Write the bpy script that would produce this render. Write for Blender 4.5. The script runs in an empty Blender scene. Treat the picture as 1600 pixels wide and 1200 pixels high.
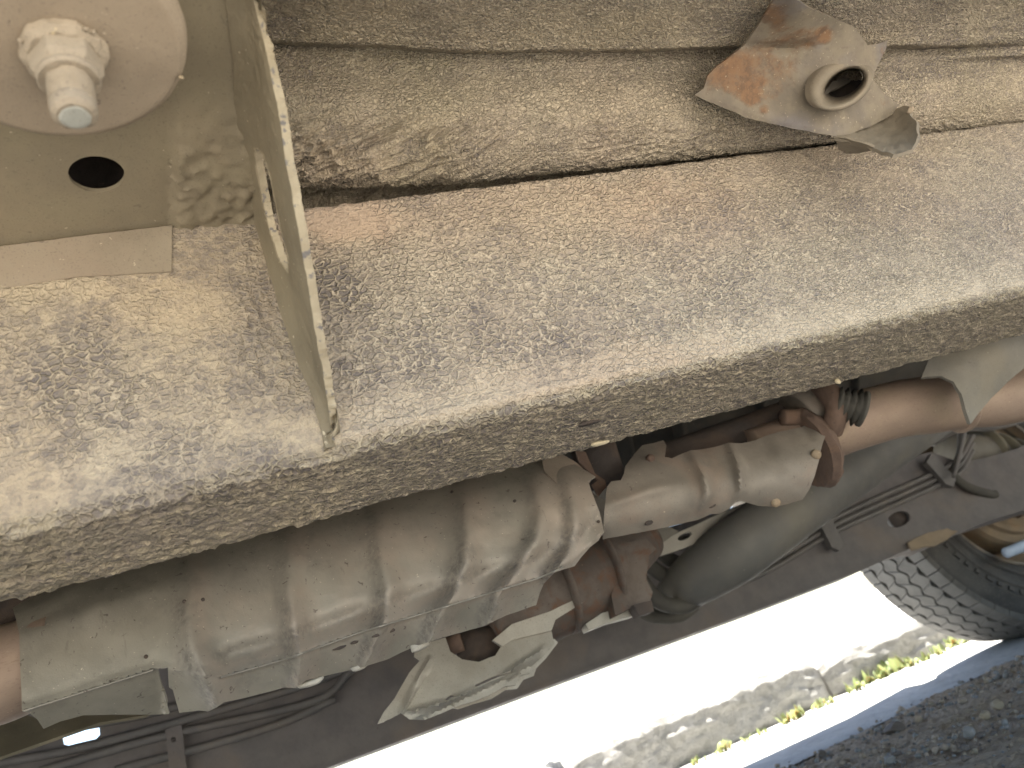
import bpy, math, random
import numpy as np
from mathutils import Vector, Matrix
from mathutils.geometry import delaunay_2d_cdt

random.seed(7)
rng = np.random.default_rng(11)
SC = bpy.context.scene
COL = SC.collection

# ------------------------------------------------------------------ camera
F_PX, CAM_H = 1200.0, 0.22
def _axes(pitch):
    v = np.array([3950 - 800, -95 - 600, F_PX]); d = v / np.linalg.norm(v)
    s, c = math.sin(math.radians(pitch)), math.cos(math.radians(pitch))
    k0, k1 = -s * d[2] / d[0], -d[1] / d[0]
    A, B, C = 1 + k1 * k1, 2 * k0 * k1, k0 * k0 - c * c
    b = (-B - math.sqrt(B * B - 4 * A * C)) / (2 * A)
    u = np.array([k0 + k1 * b, b, s])
    return np.array([d, np.cross(u, d), u])
R = _axes(22.8)
cam_d = bpy.data.cameras.new('camera')
cam = bpy.data.objects.new('camera', cam_d); COL.objects.link(cam)
right, up, back = R @ np.array([1, 0, 0]), R @ np.array([0, -1, 0]), R @ np.array([0, 0, -1.0])
M = Matrix(((right[0], up[0], back[0], 0), (right[1], up[1], back[1], 0), (right[2], up[2], back[2], CAM_H), (0, 0, 0, 1)))
cam.matrix_world = M
cam_d.sensor_fit = 'HORIZONTAL'; cam_d.sensor_width = 34.6; cam_d.lens = 34.6 * F_PX / 1600
cam_d.clip_start = 0.01; cam_d.clip_end = 2000
cam_d.dof.use_dof = True; cam_d.dof.focus_distance = 0.57; cam_d.dof.aperture_fstop = 9.5
SC.camera = cam

# ------------------------------------------------------------------ sky, sun, exposure
SUN_EL, SUN_AZ = math.radians(74), math.radians(78)     # azimuth measured from +X towards +Y
W = bpy.data.worlds.new('World'); SC.world = W; W.use_nodes = True
nt = W.node_tree; bg = nt.nodes['Background']
sky = nt.nodes.new('ShaderNodeTexSky'); sky.sky_type = 'NISHITA'; sky.sun_disc = False
sky.sun_elevation = SUN_EL; sky.sun_rotation = math.radians(90) - SUN_AZ
nt.links.new(sky.outputs[0], bg.inputs[0]); bg.inputs[1].default_value = 0.06
sl = bpy.data.lights.new('sun', 'SUN'); sl.energy = 5.0; sl.angle = math.radians(0.5); sl.color = (1, 0.955, 0.885)
so = bpy.data.objects.new('sun', sl); COL.objects.link(so)
sd = Vector((math.cos(SUN_EL) * math.cos(SUN_AZ), math.cos(SUN_EL) * math.sin(SUN_AZ), math.sin(SUN_EL)))
so.rotation_euler = sd.to_track_quat('Z', 'Y').to_euler(); so.location = (0, 0, 5)
vs = SC.view_settings
vs.view_transform = 'Standard'; vs.look = 'None'; vs.gamma = 1; vs.use_curve_mapping = False
vs.exposure = 3.05

# ------------------------------------------------------------------ measuring helpers (photo measurement -> metres)
O = np.array([0, 0, CAM_H])
def rays(px, py):
    px = np.asarray(px, float); py = np.asarray(py, float)
    v = np.stack([px - 800, py - 600, np.full_like(px, F_PX)], -1)
    return v @ R.T
def atY(px, py, Y):
    r = rays(px, py); return O + r * (np.asarray(Y, float) / r[..., 1])[..., None]
def atZ(px, py, Z):
    r = rays(px, py); return O + r * ((np.asarray(Z, float) - CAM_H) / r[..., 2])[..., None]
def project(P):
    v = (np.asarray(P, float) - O) @ R
    return 800 + F_PX * v[..., 0] / v[..., 2], 600 + F_PX * v[..., 1] / v[..., 2]

# ------------------------------------------------------------------ numpy noise
def _h(ix, iy, iz, s):
    n = (ix.astype(np.int64) * 374761393 + iy.astype(np.int64) * 668265263 + iz.astype(np.int64) * 1274126177 + s * 974634821) & 0xffffffff
    n = ((n ^ (n >> 13)) * 1274126177) & 0xffffffff
    n = ((n ^ (n >> 16)) * 2246822519) & 0xffffffff
    return ((n ^ (n >> 15)) & 0xffffff) / float(0xffffff)
def vnoise(x, y, s=0):
    ix, iy = np.floor(x), np.floor(y); fx, fy = x - ix, y - iy
    fx = fx * fx * (3 - 2 * fx); fy = fy * fy * (3 - 2 * fy); z = np.zeros_like(ix)
    a, b = _h(ix, iy, z, s), _h(ix + 1, iy, z, s); c, d = _h(ix, iy + 1, z, s), _h(ix + 1, iy + 1, z, s)
    return (a * (1 - fx) + b * fx) * (1 - fy) + (c * (1 - fx) + d * fx) * fy
def fbm(x, y, s=0, o=4):
    t, a, n = 0, 1, 0
    for k in range(o):
        t = t + a * vnoise(x * 2 ** k + 17 * k, y * 2 ** k + 5 * k, s + k); n += a; a *= .5
    return t / n
def worley(x, y, s=0):
    ix, iy = np.floor(x), np.floor(y); f1 = np.full(x.shape, 9.0); f2 = f1.copy(); idv = np.zeros(x.shape); z = np.zeros_like(ix)
    for dx in (-1, 0, 1):
        for dy in (-1, 0, 1):
            cx, cy = ix + dx, iy + dy
            d = np.hypot(cx + _h(cx, cy, z, s) - x, cy + _h(cx, cy, z + 1, s) - y)
            n = d < f1
            f2 = np.where(n, f1, np.minimum(f2, d)); idv = np.where(n, _h(cx, cy, z + 2, s), idv); f1 = np.where(n, d, f1)
    return f1, f2, idv
def sstep(a, b, x):
    t = np.clip((x - a) / (b - a), 0, 1); return t * t * (3 - 2 * t)

# ------------------------------------------------------------------ objects
def prop(o, label=None, cat=None, group=None, kind=None):
    for k, v in (('label', label), ('category', cat), ('group', group), ('kind', kind)):
        if v: o[k] = v
    return o
def empty(name, loc, parent=None):
    o = bpy.data.objects.new(name, None); COL.objects.link(o); o.empty_display_size = .05
    o.location = loc
    if parent: o.parent = parent; o.location = Vector(loc) - wloc(parent)
    return o
def wloc(o):
    v = Vector(o.location)
    while o.parent: o = o.parent; v = v + Vector(o.location)
    return v
def mk(name, V, Fc, mat, parent=None, attrs=None, smooth=True, origin=None, label=None):
    V = np.asarray(V, float)
    c = (V.min(0) + V.max(0)) / 2 if origin is None else np.asarray(origin, float)
    me = bpy.data.meshes.new(name)
    if isinstance(Fc, np.ndarray):
        n, k = Fc.shape
        me.vertices.add(len(V)); me.vertices.foreach_set('co', (V - c).ravel())
        me.loops.add(n * k); me.loops.foreach_set('vertex_index', Fc.ravel().astype(np.int32))
        me.polygons.add(n); me.polygons.foreach_set('loop_start', np.arange(0, n * k, k, dtype=np.int32))
        me.update(calc_edges=True)
    else:
        me.from_pydata([tuple(v) for v in V - c], [], [tuple(int(i) for i in f) for f in Fc])
    me.validate()
    if smooth: me.polygons.foreach_set('use_smooth', [True] * len(me.polygons))
    for k, a in (attrs or {}).items():
        at = me.attributes.new(k, 'FLOAT', 'POINT'); at.data.foreach_set('value', np.asarray(a, np.float32))
    me.materials.append(mat)
    o = bpy.data.objects.new(name, me); COL.objects.link(o)
    if parent: o.parent = parent; o.location = Vector(c) - wloc(parent)
    else: o.location = Vector(c)
    if label: o['label'] = label
    return o
def autosmooth(o, deg=35):
    me = o.data; import bmesh
    b = bmesh.new(); b.from_mesh(me)
    for e in b.edges:
        e.smooth = not (len(e.link_faces) == 2 and e.calc_face_angle(0) > math.radians(deg))
    b.to_mesh(me); b.free(); return o
def bevel(o, w, seg=2, deg=35):
    m = o.modifiers.new('bevel', 'BEVEL'); m.width = w; m.segments = seg; m.limit_method = 'ANGLE'; m.angle_limit = math.radians(deg)
    return o
def gridfaces(nu, nv, wrapv=False):
    i = np.arange(nu - 1)[:, None]; jn = nv if wrapv else nv - 1; j = np.arange(jn)[None, :]; j2 = (j + 1) % nv
    a = i * nv + j; b = i * nv + j2; c = (i + 1) * nv + j2; d = (i + 1) * nv + j
    return np.stack([a, b, c, d], -1).reshape(-1, 4)
def normals(V, Fc):
    n = np.cross(V[Fc[:, 1]] - V[Fc[:, 0]], V[Fc[:, 2]] - V[Fc[:, 0]]); N = np.zeros_like(V)
    for k in range(Fc.shape[1]): np.add.at(N, Fc[:, k], n)
    return N / np.maximum(np.linalg.norm(N, axis=1), 1e-12)[:, None]
def merge(parts):
    V, Fl, n = [], [], 0
    for v, f in parts:
        v = np.asarray(v, float); V.append(v); Fl += [tuple(int(i) + n for i in q) for q in f]; n += len(v)
    return np.concatenate(V), Fl
def box_g(lo, hi):
    x0, y0, z0 = lo; x1, y1, z1 = hi
    V = [(x0, y0, z0), (x1, y0, z0), (x1, y1, z0), (x0, y1, z0), (x0, y0, z1), (x1, y0, z1), (x1, y1, z1), (x0, y1, z1)]
    return V, [(0, 3, 2, 1), (4, 5, 6, 7), (0, 1, 5, 4), (1, 2, 6, 5), (2, 3, 7, 6), (3, 0, 4, 7)]
def frame_of(t):
    t = t / np.linalg.norm(t); a = np.array([0, 0, 1.]) if abs(t[2]) < .9 else np.array([0, 1., 0])
    u = np.cross(t, a); u /= np.linalg.norm(u); return t, u, np.cross(t, u)
def catmull(P, n):
    P = np.asarray(P, float); Q = np.vstack([2 * P[0] - P[1], P, 2 * P[-1] - P[-2]]); out = []
    for i in range(len(P) - 1):
        a, b, c, d = Q[i:i + 4]
        for t in np.linspace(0, 1, n, endpoint=False):
            out.append(.5 * (2 * b + (c - a) * t + (2 * a - 5 * b + 4 * c - d) * t * t + (3 * b - a - 3 * c + d) * t ** 3))
    out.append(P[-1]); return np.array(out)
def tube_g(P, r, seg=14, n=8, caps=True, curve=True):
    P = np.asarray(P, float); r = np.broadcast_to(np.asarray(r, float), (len(P),))
    if curve and len(P) > 2:
        Q = catmull(np.c_[P, r], n); P, r = Q[:, :3], Q[:, 3]
    T = np.gradient(P, axis=0); t, u, w = frame_of(T[0]); V = []
    for p, tt, rr in zip(P, T, r):
        tt = tt / np.linalg.norm(tt); u = u - tt * (u @ tt); u /= np.linalg.norm(u); w = np.cross(tt, u)
        a = np.linspace(0, 2 * np.pi, seg, endpoint=False)
        V.append(p + rr * (np.cos(a)[:, None] * u + np.sin(a)[:, None] * w))
    m = len(P); V = np.concatenate(V); Fc = [tuple(q) for q in gridfaces(m, seg, True)]
    if caps: Fc += [tuple(range(seg))[::-1], tuple(range((m - 1) * seg, m * seg))]
    return V, Fc
def lathe_g(prof, c, axis, seg=48, closed=False):
    """prof = [(radius, offset along axis)]"""
    t, u, w = frame_of(np.asarray(axis, float)); a = np.linspace(0, 2 * np.pi, seg, endpoint=False)
    V = np.concatenate([np.asarray(c) + t * h + r * (np.cos(a)[:, None] * u + np.sin(a)[:, None] * w) for r, h in prof])
    Fc = [tuple(q) for q in gridfaces(len(prof), seg, True)]
    if not closed: Fc += [tuple(range(seg))[::-1], tuple(range((len(prof) - 1) * seg, len(prof) * seg))]
    return V, Fc

class RBF:
    """smooth depth through measured points (thin plate)"""
    def __init__(s, pts, reg=1e-4):
        p = np.array(pts, float); s.x = p[:, :2] / 1000; n = len(p)
        K = s.phi(s.x, s.x) + reg * np.eye(n); Q = np.c_[np.ones(n), s.x]
        A = np.block([[K, Q], [Q.T, np.zeros((3, 3))]]); s.w = np.linalg.lstsq(A, np.r_[p[:, 2], 0, 0, 0], rcond=None)[0]
    def phi(s, a, b):
        d2 = ((a[:, None] - b[None]) ** 2).sum(-1); return .5 * d2 * np.log(d2 + 1e-12)
    def __call__(s, X):
        X = np.asarray(X, float) / 1000
        return np.c_[s.phi(X, s.x), np.ones(len(X)), X] @ s.w
def dens(poly, step):
    out = []
    for a, b in zip(poly, list(poly[1:]) + [poly[0]]):
        a, b = np.array(a, float), np.array(b, float); n = max(1, int(np.linalg.norm(b - a) / step))
        out += [a + (b - a) * k / n for k in range(n)]
    return np.array(out)
def inside(poly, X):
    r = np.zeros(len(X), bool); P = np.asarray(poly); Q = np.roll(P, -1, 0)
    for (x1, y1), (x2, y2) in zip(P, Q):
        if y1 == y2: continue
        c = ((y1 > X[:, 1]) != (y2 > X[:, 1])) & (X[:, 0] < (x2 - x1) * (X[:, 1] - y1) / (y2 - y1) + x1); r ^= c
    return r
def segdist(poly, X, close=True):
    P = np.asarray(poly, float); d = np.full(len(X), 1e9); m = len(P) if close else len(P) - 1; tt = np.zeros(len(X))
    for i in range(m):
        a, b = P[i], P[(i + 1) % len(P)]; ab = b - a; t = np.clip(((X - a) @ ab) / max(ab @ ab, 1e-12), 0, 1)
        q = np.linalg.norm(X - a - t[:, None] * ab, axis=1); n = q < d; d = np.where(n, q, d); tt = np.where(n, (i + t) / m, tt)
    return d, tt
def tri2d(poly, holes, step):
    B = [dens(poly, step)] + [dens(h, step) for h in holes]
    lo, hi = B[0].min(0), B[0].max(0)
    gx, gy = np.meshgrid(np.arange(lo[0], hi[0], step), np.arange(lo[1], hi[1], step * .87))
    gx = gx + (np.arange(gx.shape[0])[:, None] % 2) * step * .5
    G = np.stack([gx.ravel(), gy.ravel()], 1) + rng.normal(0, step * .06, (gx.size, 2))
    k = inside(B[0], G)
    for h in B[1:]: k &= ~inside(h, G)
    for b in B: k &= segdist(b, G)[0] > step * .55
    G = G[k]; pts = np.vstack(B + [G]); E, n = [], 0
    for b in B: E += [(n + i, n + (i + 1) % len(b)) for i in range(len(b))]; n += len(b)
    r = delaunay_2d_cdt([Vector(p) for p in pts], E, [], 0, 1e-6)
    P = np.array([tuple(v) for v in r[0]]); T = np.array([f for f in r[2] if len(f) == 3])
    c = P[T].mean(1); k = inside(B[0], c)
    for h in B[1:]: k &= ~inside(h, c)
    return P, T[k]
def boundary_edges(T):
    E = np.vstack([T[:, [0, 1]], T[:, [1, 2]], T[:, [2, 0]]]); key = np.sort(E, 1)
    _, inv, cnt = np.unique(key, axis=0, return_inverse=True, return_counts=True)
    return E[cnt[inv.ravel()] == 1]
def sheet_from(P3, T, thick, toward=O):
    """two skins and a rim; the front skin faces `toward`"""
    n = np.cross(P3[T[:, 1]] - P3[T[:, 0]], P3[T[:, 2]] - P3[T[:, 0]])
    if ((np.asarray(toward) - P3[T].mean(1)) * n).sum() < 0: T = T[:, ::-1]
    N = normals(P3, T); m = len(P3); be = boundary_edges(T)
    V = np.vstack([P3, P3 - N * thick])
    rim = np.vstack([np.c_[be[:, 1], be[:, 0], be[:, 0] + m], np.c_[be[:, 1], be[:, 0] + m, be[:, 1] + m]])
    return V, np.vstack([T, T[:, ::-1] + m, rim]), N
def panel(name, poly, depth, mat, parent, thick=.0015, step=7, holes=(), beads=(), rough=0.0, attrf=None, axis=1, label=None, rs=120., depthf=None):
    """sheet metal cut to `poly` (photo px); depth: Y of each point (number or RBF points);
    beads: (polyline px, height m, width px) raised towards the viewer"""
    P, T = tri2d(poly, [list(h) for h in holes], step)
    Y = np.full(len(P), float(depth)) if isinstance(depth, (int, float)) else RBF(depth)(P)
    if depthf: Y = depthf(P)
    for line, amp, w in beads:
        d, t = segdist(line, P, False); Y = Y - amp * np.exp(-(d / w) ** 2) * np.sin(np.pi * np.clip(t * .9 + .08, 0, 1)) ** .5
    P3 = atY(P[:, 0], P[:, 1], Y)
    if rough:
        P3[:, 1] += rough * (fbm(P3[:, 0] * rs, P3[:, 2] * rs, 5, 4) - .5)
        P3[:, 2] += .5 * rough * (fbm(P3[:, 0] * rs, P3[:, 2] * rs, 9, 4) - .5)
    V, Fc, N = sheet_from(P3, T, thick)
    at = None
    if attrf: a = attrf(P, P3); at = {k: np.r_[v, v] for k, v in a.items()}
    o = mk(name, V, Fc, mat, parent, at, True, label=label)
    return autosmooth(o, 50)

# ------------------------------------------------------------------ materials
class NT:
    def __init__(s, name):
        s.m = bpy.data.materials.new(name); s.m.use_nodes = True; s.t = s.m.node_tree; s.b = s.t.nodes['Principled BSDF']
        s.b.inputs['Specular IOR Level'].default_value = .3
        s.pos = s.t.nodes.new('ShaderNodeNewGeometry').outputs['Position']
    def lk(s, a, b): s.t.links.new(a, b)
    def val(s, sock, v):
        if hasattr(v, 'is_output') or isinstance(v, bpy.types.NodeSocket): s.lk(v, sock)
        elif isinstance(v, (tuple, list)): sock.default_value = tuple(v) + ((1,) if len(v) == 3 and sock.type == 'RGBA' else ())
        else: sock.default_value = v
    def noise(s, scale, detail=4, rough=.55, dist=0, vec=None, off=None):
        n = s.t.nodes.new('ShaderNodeTexNoise'); n.inputs['Scale'].default_value = scale; n.inputs['Detail'].default_value = detail
        n.inputs['Roughness'].default_value = rough; n.inputs['Distortion'].default_value = dist
        s.lk(vec or s.pos, n.inputs['Vector']); return n.outputs['Fac']
    def voro(s, scale, feat='F1', vec=None, out='Distance'):
        n = s.t.nodes.new('ShaderNodeTexVoronoi'); n.feature = feat; n.inputs['Scale'].default_value = scale
        s.lk(vec or s.pos, n.inputs['Vector']); return n.outputs[out]
    def map(s, v, a, b, c=0., d=1., smooth=True):
        n = s.t.nodes.new('ShaderNodeMapRange'); n.interpolation_type = 'SMOOTHSTEP' if smooth else 'LINEAR'
        for i, q in enumerate((v, a, b, c, d)): s.val(n.inputs[i], q)
        return n.outputs[0]
    def math(s, op, a, b=0., clamp=False):
        n = s.t.nodes.new('ShaderNodeMath'); n.operation = op; n.use_clamp = clamp; s.val(n.inputs[0], a); s.val(n.inputs[1], b); return n.outputs[0]
    def mix(s, f, a, b, mode='MIX'):
        n = s.t.nodes.new('ShaderNodeMix'); n.data_type = 'RGBA'; n.blend_type = mode
        s.val(n.inputs['Factor'], f); s.val(n.inputs[6], a); s.val(n.inputs[7], b); return n.outputs[2]
    def attr(s, name):
        n = s.t.nodes.new('ShaderNodeAttribute'); n.attribute_name = name; return n.outputs['Fac']
    def scalevec(s, x, y, z):
        n = s.t.nodes.new('ShaderNodeVectorMath'); n.operation = 'MULTIPLY'; s.lk(s.pos, n.inputs[0]); n.inputs[1].default_value = (x, y, z); return n.outputs[0]
    def bump(s, h, dist=.001, strength=1., prev=None):
        n = s.t.nodes.new('ShaderNodeBump'); n.inputs['Distance'].default_value = dist; n.inputs['Strength'].default_value = strength
        s.lk(h, n.inputs['Height'])
        if prev: s.lk(prev, n.inputs['Normal'])
        return n.outputs[0]
    def done(s, col, rough=.9, metal=0., nrm=None):
        s.val(s.b.inputs['Base Color'], col); s.val(s.b.inputs['Roughness'], rough); s.val(s.b.inputs['Metallic'], metal)
        if nrm: s.lk(nrm, s.b.inputs['Normal'])
        return s.m

DUST, DUST_W, DUST_G = (.47, .40, .30), (.44, .335, .245), (.39, .34, .225)
def m_underseal():
    n = NT('underseal'); net, cov, warm, ton, fine = n.attr('net'), n.attr('cover'), n.attr('warm'), n.attr('tone'), n.attr('fine')
    f = n.noise(700, 3); g = n.noise(60, 5); g2 = n.noise(14, 4)
    # wrinkled net of the coating: thin ridges round small pits
    t = n.t
    dn = t.nodes.new('ShaderNodeTexNoise'); dn.inputs['Scale'].default_value = 170; dn.inputs['Detail'].default_value = 3; n.lk(n.pos, dn.inputs['Vector'])
    sub = t.nodes.new('ShaderNodeVectorMath'); sub.operation = 'MULTIPLY_ADD'; n.lk(dn.outputs['Color'], sub.inputs[0]); sub.inputs[1].default_value = (.0065, .0065, .0065); n.lk(n.scalevec(.85, 1, 1.15), sub.inputs[2])
    def cells(sc):
        e = n.voro(sc, 'DISTANCE_TO_EDGE', sub.outputs[0]); return e
    e1, e2 = cells(215), cells(335); flat_ = n.attr('flat')
    ee = t.nodes.new('ShaderNodeMix'); ee.data_type = 'FLOAT'; n.lk(fine, ee.inputs[0]); n.lk(e1, ee.inputs[2]); n.lk(e2, ee.inputs[3]); ee = ee.outputs[0]
    ridge = n.map(ee, .01, .20, 1, 0)
    amt = n.map(n.noise(38, 4), .3, .6, .45, 1.0)
    rk = n.math('MULTIPLY', n.math('MULTIPLY', ridge, amt), n.math('SUBTRACT', 1.0, flat_))
    dark = n.mix(n.map(g, .35, .7), (.140, .122, .116), (.205, .175, .148))
    dust = n.mix(warm, DUST, DUST_W)
    dust = n.mix(ton, dust, DUST_G)
    dust = n.mix(n.map(g2, .4, .7, 0, .35), dust, (.5, .42, .32))
    pit = n.voro(300, 'F1', sub.outputs[0], 'Color'); ps = t.nodes.new('ShaderNodeSeparateColor'); n.lk(pit, ps.inputs[0])
    fn = n.math('ADD', n.math('MULTIPLY', n.math('SUBTRACT', f, .5), .7), n.math('MULTIPLY', n.math('SUBTRACT', ps.outputs[0], .5), .45))
    ks = n.map(n.math('ADD', cov, fn), -.1, 1.15)
    k = n.math('SUBTRACT', 1.0, n.math('MULTIPLY', n.math('SUBTRACT', 1.0, ks), n.math('SUBTRACT', 1.0, n.math('MULTIPLY', rk, .92))))
    col = n.mix(k, dark, dust)
    col = n.mix(n.math('MULTIPLY', rk, .30), col, (.60, .52, .41))
    sp = n.map(n.noise(420, 2), .70, .76); col = n.mix(n.math('MULTIPLY', sp, .6), col, (.62, .53, .38))
    sd_ = n.map(n.noise(260, 2, vec=n.scalevec(1, 1.3, .8)), .30, .25); col = n.mix(n.math('MULTIPLY', sd_, .6), col, (.06, .05, .045))
    b = n.bump(n.noise(1300, 3), .0007, .8); b = n.bump(n.math('ADD', n.math('MULTIPLY', rk, 1.3), n.math('MULTIPLY', n.noise(430, 4), .9)), .0017, 1.0, b)
    return n.done(col, .93, 0, b)
def m_sheet(name, base, alt, patch, pit=(.07, .055, .05), rough=.75, metal=.0, pscale=9, pamt=.6, pits=.5, grain=(1, 1, 1), bump=.35, speck=(.6, .52, .4)):
    n = NT(name); v = n.scalevec(*grain)
    c = n.mix(n.map(n.noise(26, 6, .6, vec=v), .35, .68), base, alt)
    c = n.mix(n.math('MULTIPLY', n.map(n.noise(pscale, 5, .62, .4), .48, .66), pamt), c, patch)
    c = n.mix(n.math('MULTIPLY', n.map(n.noise(900, 2, vec=v), .56, .75), .35), c, pit)
    c = n.mix(n.math('MULTIPLY', n.map(n.noise(190, 3, .5, .6), .68, .74), pits), c, pit)
    c = n.mix(n.math('MULTIPLY', n.map(n.noise(330, 2), .73, .78), .5), c, speck)
    b = n.bump(n.noise(900, 3), .0004, bump); b = n.bump(n.noise(120, 4), .002, bump * .5, b)
    return n.done(c, n.map(n.noise(40, 4), .3, .7, rough - .1, rough + .12), metal, b)
M_SEAL = m_underseal()
M_PLATE = m_sheet('dusty_plate', (.235, .20, .135), (.205, .172, .12), (.265, .21, .145), pits=.3, rough=.85, bump=.3, pamt=.35)
M_FLANGE = m_sheet('dusty_flange', (.27, .228, .17), (.23, .19, .14), (.25, .195, .145), pits=.5, rough=.85, bump=.25)
M_FIN = m_sheet('fin_paint', (.46, .40, .28), (.40, .345, .235), (.50, .38, .24), pit=(.10, .11, .14), pits=.7, rough=.8)
M_BUSH = m_sheet('dusty_cup', (.285, .23, .168), (.25, .20, .145), (.31, .25, .185), pits=.7, rough=.88, bump=.4)
M_BOLT = m_sheet('dusty_bolt', (.30, .25, .188), (.25, .208, .155), (.33, .28, .215), pits=.45, rough=.8, bump=.9, speck=(.75, .62, .35))
M_BOLT_END = m_sheet('bare_bolt_end', (.40, .40, .36), (.35, .35, .31), (.45, .45, .41), pits=.2, rough=.6, metal=.2)
M_SHIELD = m_sheet('shield_metal', (.295, .25, .20), (.245, .205, .165), (.35, .235, .175), pits=.75, rough=.62, metal=.12, pscale=13, pamt=.8, bump=.35, grain=(1, 1, .35))
M_SHIELD2 = m_sheet('shield_metal_grey', (.225, .20, .168), (.178, .158, .134), (.245, .19, .15), pits=.5, rough=.62, metal=.12, pscale=16, pamt=.6, bump=.25)
M_ALLOY = m_sheet('pale_alloy', (.38, .365, .32), (.32, .305, .265), (.29, .265, .22), pits=.3, rough=.6, metal=.25, bump=.3)
M_RUST = m_sheet('brown_rust', (.135, .092, .07), (.10, .07, .056), (.165, .105, .07), pits=.7, rough=.92, pscale=40, bump=1.0, speck=(.3, .19, .12))
M_CONV = m_sheet('converter_rust', (.085, .07, .06), (.135, .115, .10), (.12, .066, .042), pits=.9, pamt=.85, rough=.85, pscale=35, bump=.7, speck=(.26, .2, .15))
M_RUSTDARK = m_sheet('dark_rust', (.05, .043, .04), (.07, .056, .048), (.095, .068, .052), pits=.6, rough=.9, pscale=30, bump=.9, speck=(.2, .13, .1))
M_PIPE = m_sheet('rust_film_pipe', (.285, .215, .165), (.24, .18, .142), (.31, .245, .175), pit=(.14, .08, .06), pits=.35, rough=.62, metal=.25, pscale=18, bump=.2, grain=(.3, 1, 1))
M_COLLAR = m_sheet('tab_collar', (.20, .17, .128), (.155, .132, .10), (.22, .18, .13), pits=.6, rough=.85, bump=.6)
M_TAB = None
M_RUBBER = m_sheet('dusty_rubber', (.075, .072, .062), (.06, .058, .052), (.10, .095, .08), pits=.2, rough=.8, bump=.3, speck=(.16, .15, .12))
M_SHAFT = m_sheet('shaft_paint', (.125, .122, .112), (.105, .106, .10), (.16, .15, .12), pits=.15, rough=.6, bump=.2, pscale=7)
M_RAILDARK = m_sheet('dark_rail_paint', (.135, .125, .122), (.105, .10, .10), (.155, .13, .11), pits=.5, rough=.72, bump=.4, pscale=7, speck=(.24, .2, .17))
M_LINE = m_sheet('brake_line_coat', (.13, .125, .12), (.10, .098, .096), (.16, .14, .12), pits=.2, rough=.6, bump=.2)
M_OLIVE = m_sheet('olive_panel', (.17, .155, .11), (.14, .13, .095), (.2, .17, .12), pits=.2, rough=.8)
M_CROSS = m_sheet('grey_crossmember', (.17, .16, .135), (.145, .138, .12), (.2, .18, .14), pits=.3, rough=.75, bump=.3)
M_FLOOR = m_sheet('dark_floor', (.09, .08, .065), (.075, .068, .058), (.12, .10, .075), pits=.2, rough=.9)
M_DRUM = m_sheet('dusty_hub', (.26, .205, .14), (.22, .175, .125), (.3, .21, .13), pits=.4, rough=.85, pscale=25, bump=.6)
M_BLUE = m_sheet('blue_cap', (.42, .52, .66), (.38, .48, .62), (.5, .58, .7), pits=.1, rough=.35)
def m_tab():
    n = NT('torn_tab_metal'); rust = n.attr('rust')
    c = n.mix(n.map(n.noise(30, 6, .6), .35, .65), (.195, .165, .122), (.135, .114, .09))
    c = n.mix(n.map(n.noise(16, 4), .5, .7, 0, .6), c, (.13, .125, .14))
    r = n.mix(n.map(n.noise(120, 5, .7), .4, .65), (.185, .108, .06), (.115, .072, .046))
    k = n.math('ADD', rust, n.math('MULTIPLY', n.math('SUBTRACT', n.noise(55, 6, .72), .5), 2.2))
    c = n.mix(n.map(n.noise(220, 4, .7), .5, .7, 0, .45), c, (.11, .09, .075)); c = n.mix(n.map(k, .15, 1.05), c, r)
    c = n.mix(n.math('MULTIPLY', n.map(n.noise(420, 3), .64, .72), .5), c, (.45, .37, .26))
    return n.done(c, .8, .0, n.bump(n.noise(500, 4), .0006, .5, n.bump(n.map(k, .35, .8), .0008, .6)))
M_TAB = m_tab()
def m_fin():
    n = NT('fin_dusty_shaded'); e = n.attr('edge')
    c = n.mix(n.map(n.noise(30, 5), .35, .7), (.19, .16, .108), (.155, .13, .088))  # face coloured darker than the edge, imitating the shade of the nook
    ce = n.mix(n.map(n.noise(60, 5), .35, .7), (.32, .275, .195), (.255, .215, .15))
    ce = n.mix(n.map(n.noise(170, 4, .6), .56, .66), ce, (.13, .12, .115))
    c = n.mix(e, c, ce); c = n.mix(n.math('MULTIPLY', n.map(n.noise(330, 2), .70, .76), .6), c, (.6, .52, .38)); c = n.mix(n.math('MULTIPLY', n.map(n.noise(240, 2), .27, .22), .6), c, (.08, .07, .06))
    return n.done(c, .82, 0, n.bump(n.noise(600, 4), .0008, .5, n.bump(n.noise(140, 4), .002, .3)))
M_FINP = m_fin()
def m_shield():
    n = NT('dusty_shield_metal'); pk, gr, ol = n.attr('pink'), n.attr('dark_grey'), n.attr('olive'); v = n.scalevec(1, 1, .4)
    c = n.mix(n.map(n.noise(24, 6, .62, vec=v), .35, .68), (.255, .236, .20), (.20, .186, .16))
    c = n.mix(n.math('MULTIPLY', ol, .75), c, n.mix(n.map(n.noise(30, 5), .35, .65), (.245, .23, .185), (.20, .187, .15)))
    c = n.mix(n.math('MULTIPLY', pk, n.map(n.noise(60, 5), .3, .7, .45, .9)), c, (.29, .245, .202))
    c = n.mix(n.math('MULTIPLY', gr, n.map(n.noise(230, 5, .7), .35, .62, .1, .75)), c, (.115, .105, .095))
    c = n.mix(n.math('MULTIPLY', n.map(n.noise(210, 3, .5, .8), .66, .72), .75), c, (.085, .07, .06))
    c = n.mix(n.math('MULTIPLY', n.map(n.noise(120, 4, .6, 0, n.scalevec(1, 1, .15)), .64, .70), .35), c, (.12, .105, .085))
    c = n.mix(n.math('MULTIPLY', n.map(n.noise(420, 2), .70, .75), .6), c, (.5, .45, .36))
    return n.done(c, n.map(n.noise(40, 4), .3, .7, .5, .68), .2, n.bump(n.noise(900, 3), .0004, .4, n.bump(n.noise(70, 5), .003, .3)))
M_SHIELDP = m_shield()
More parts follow.
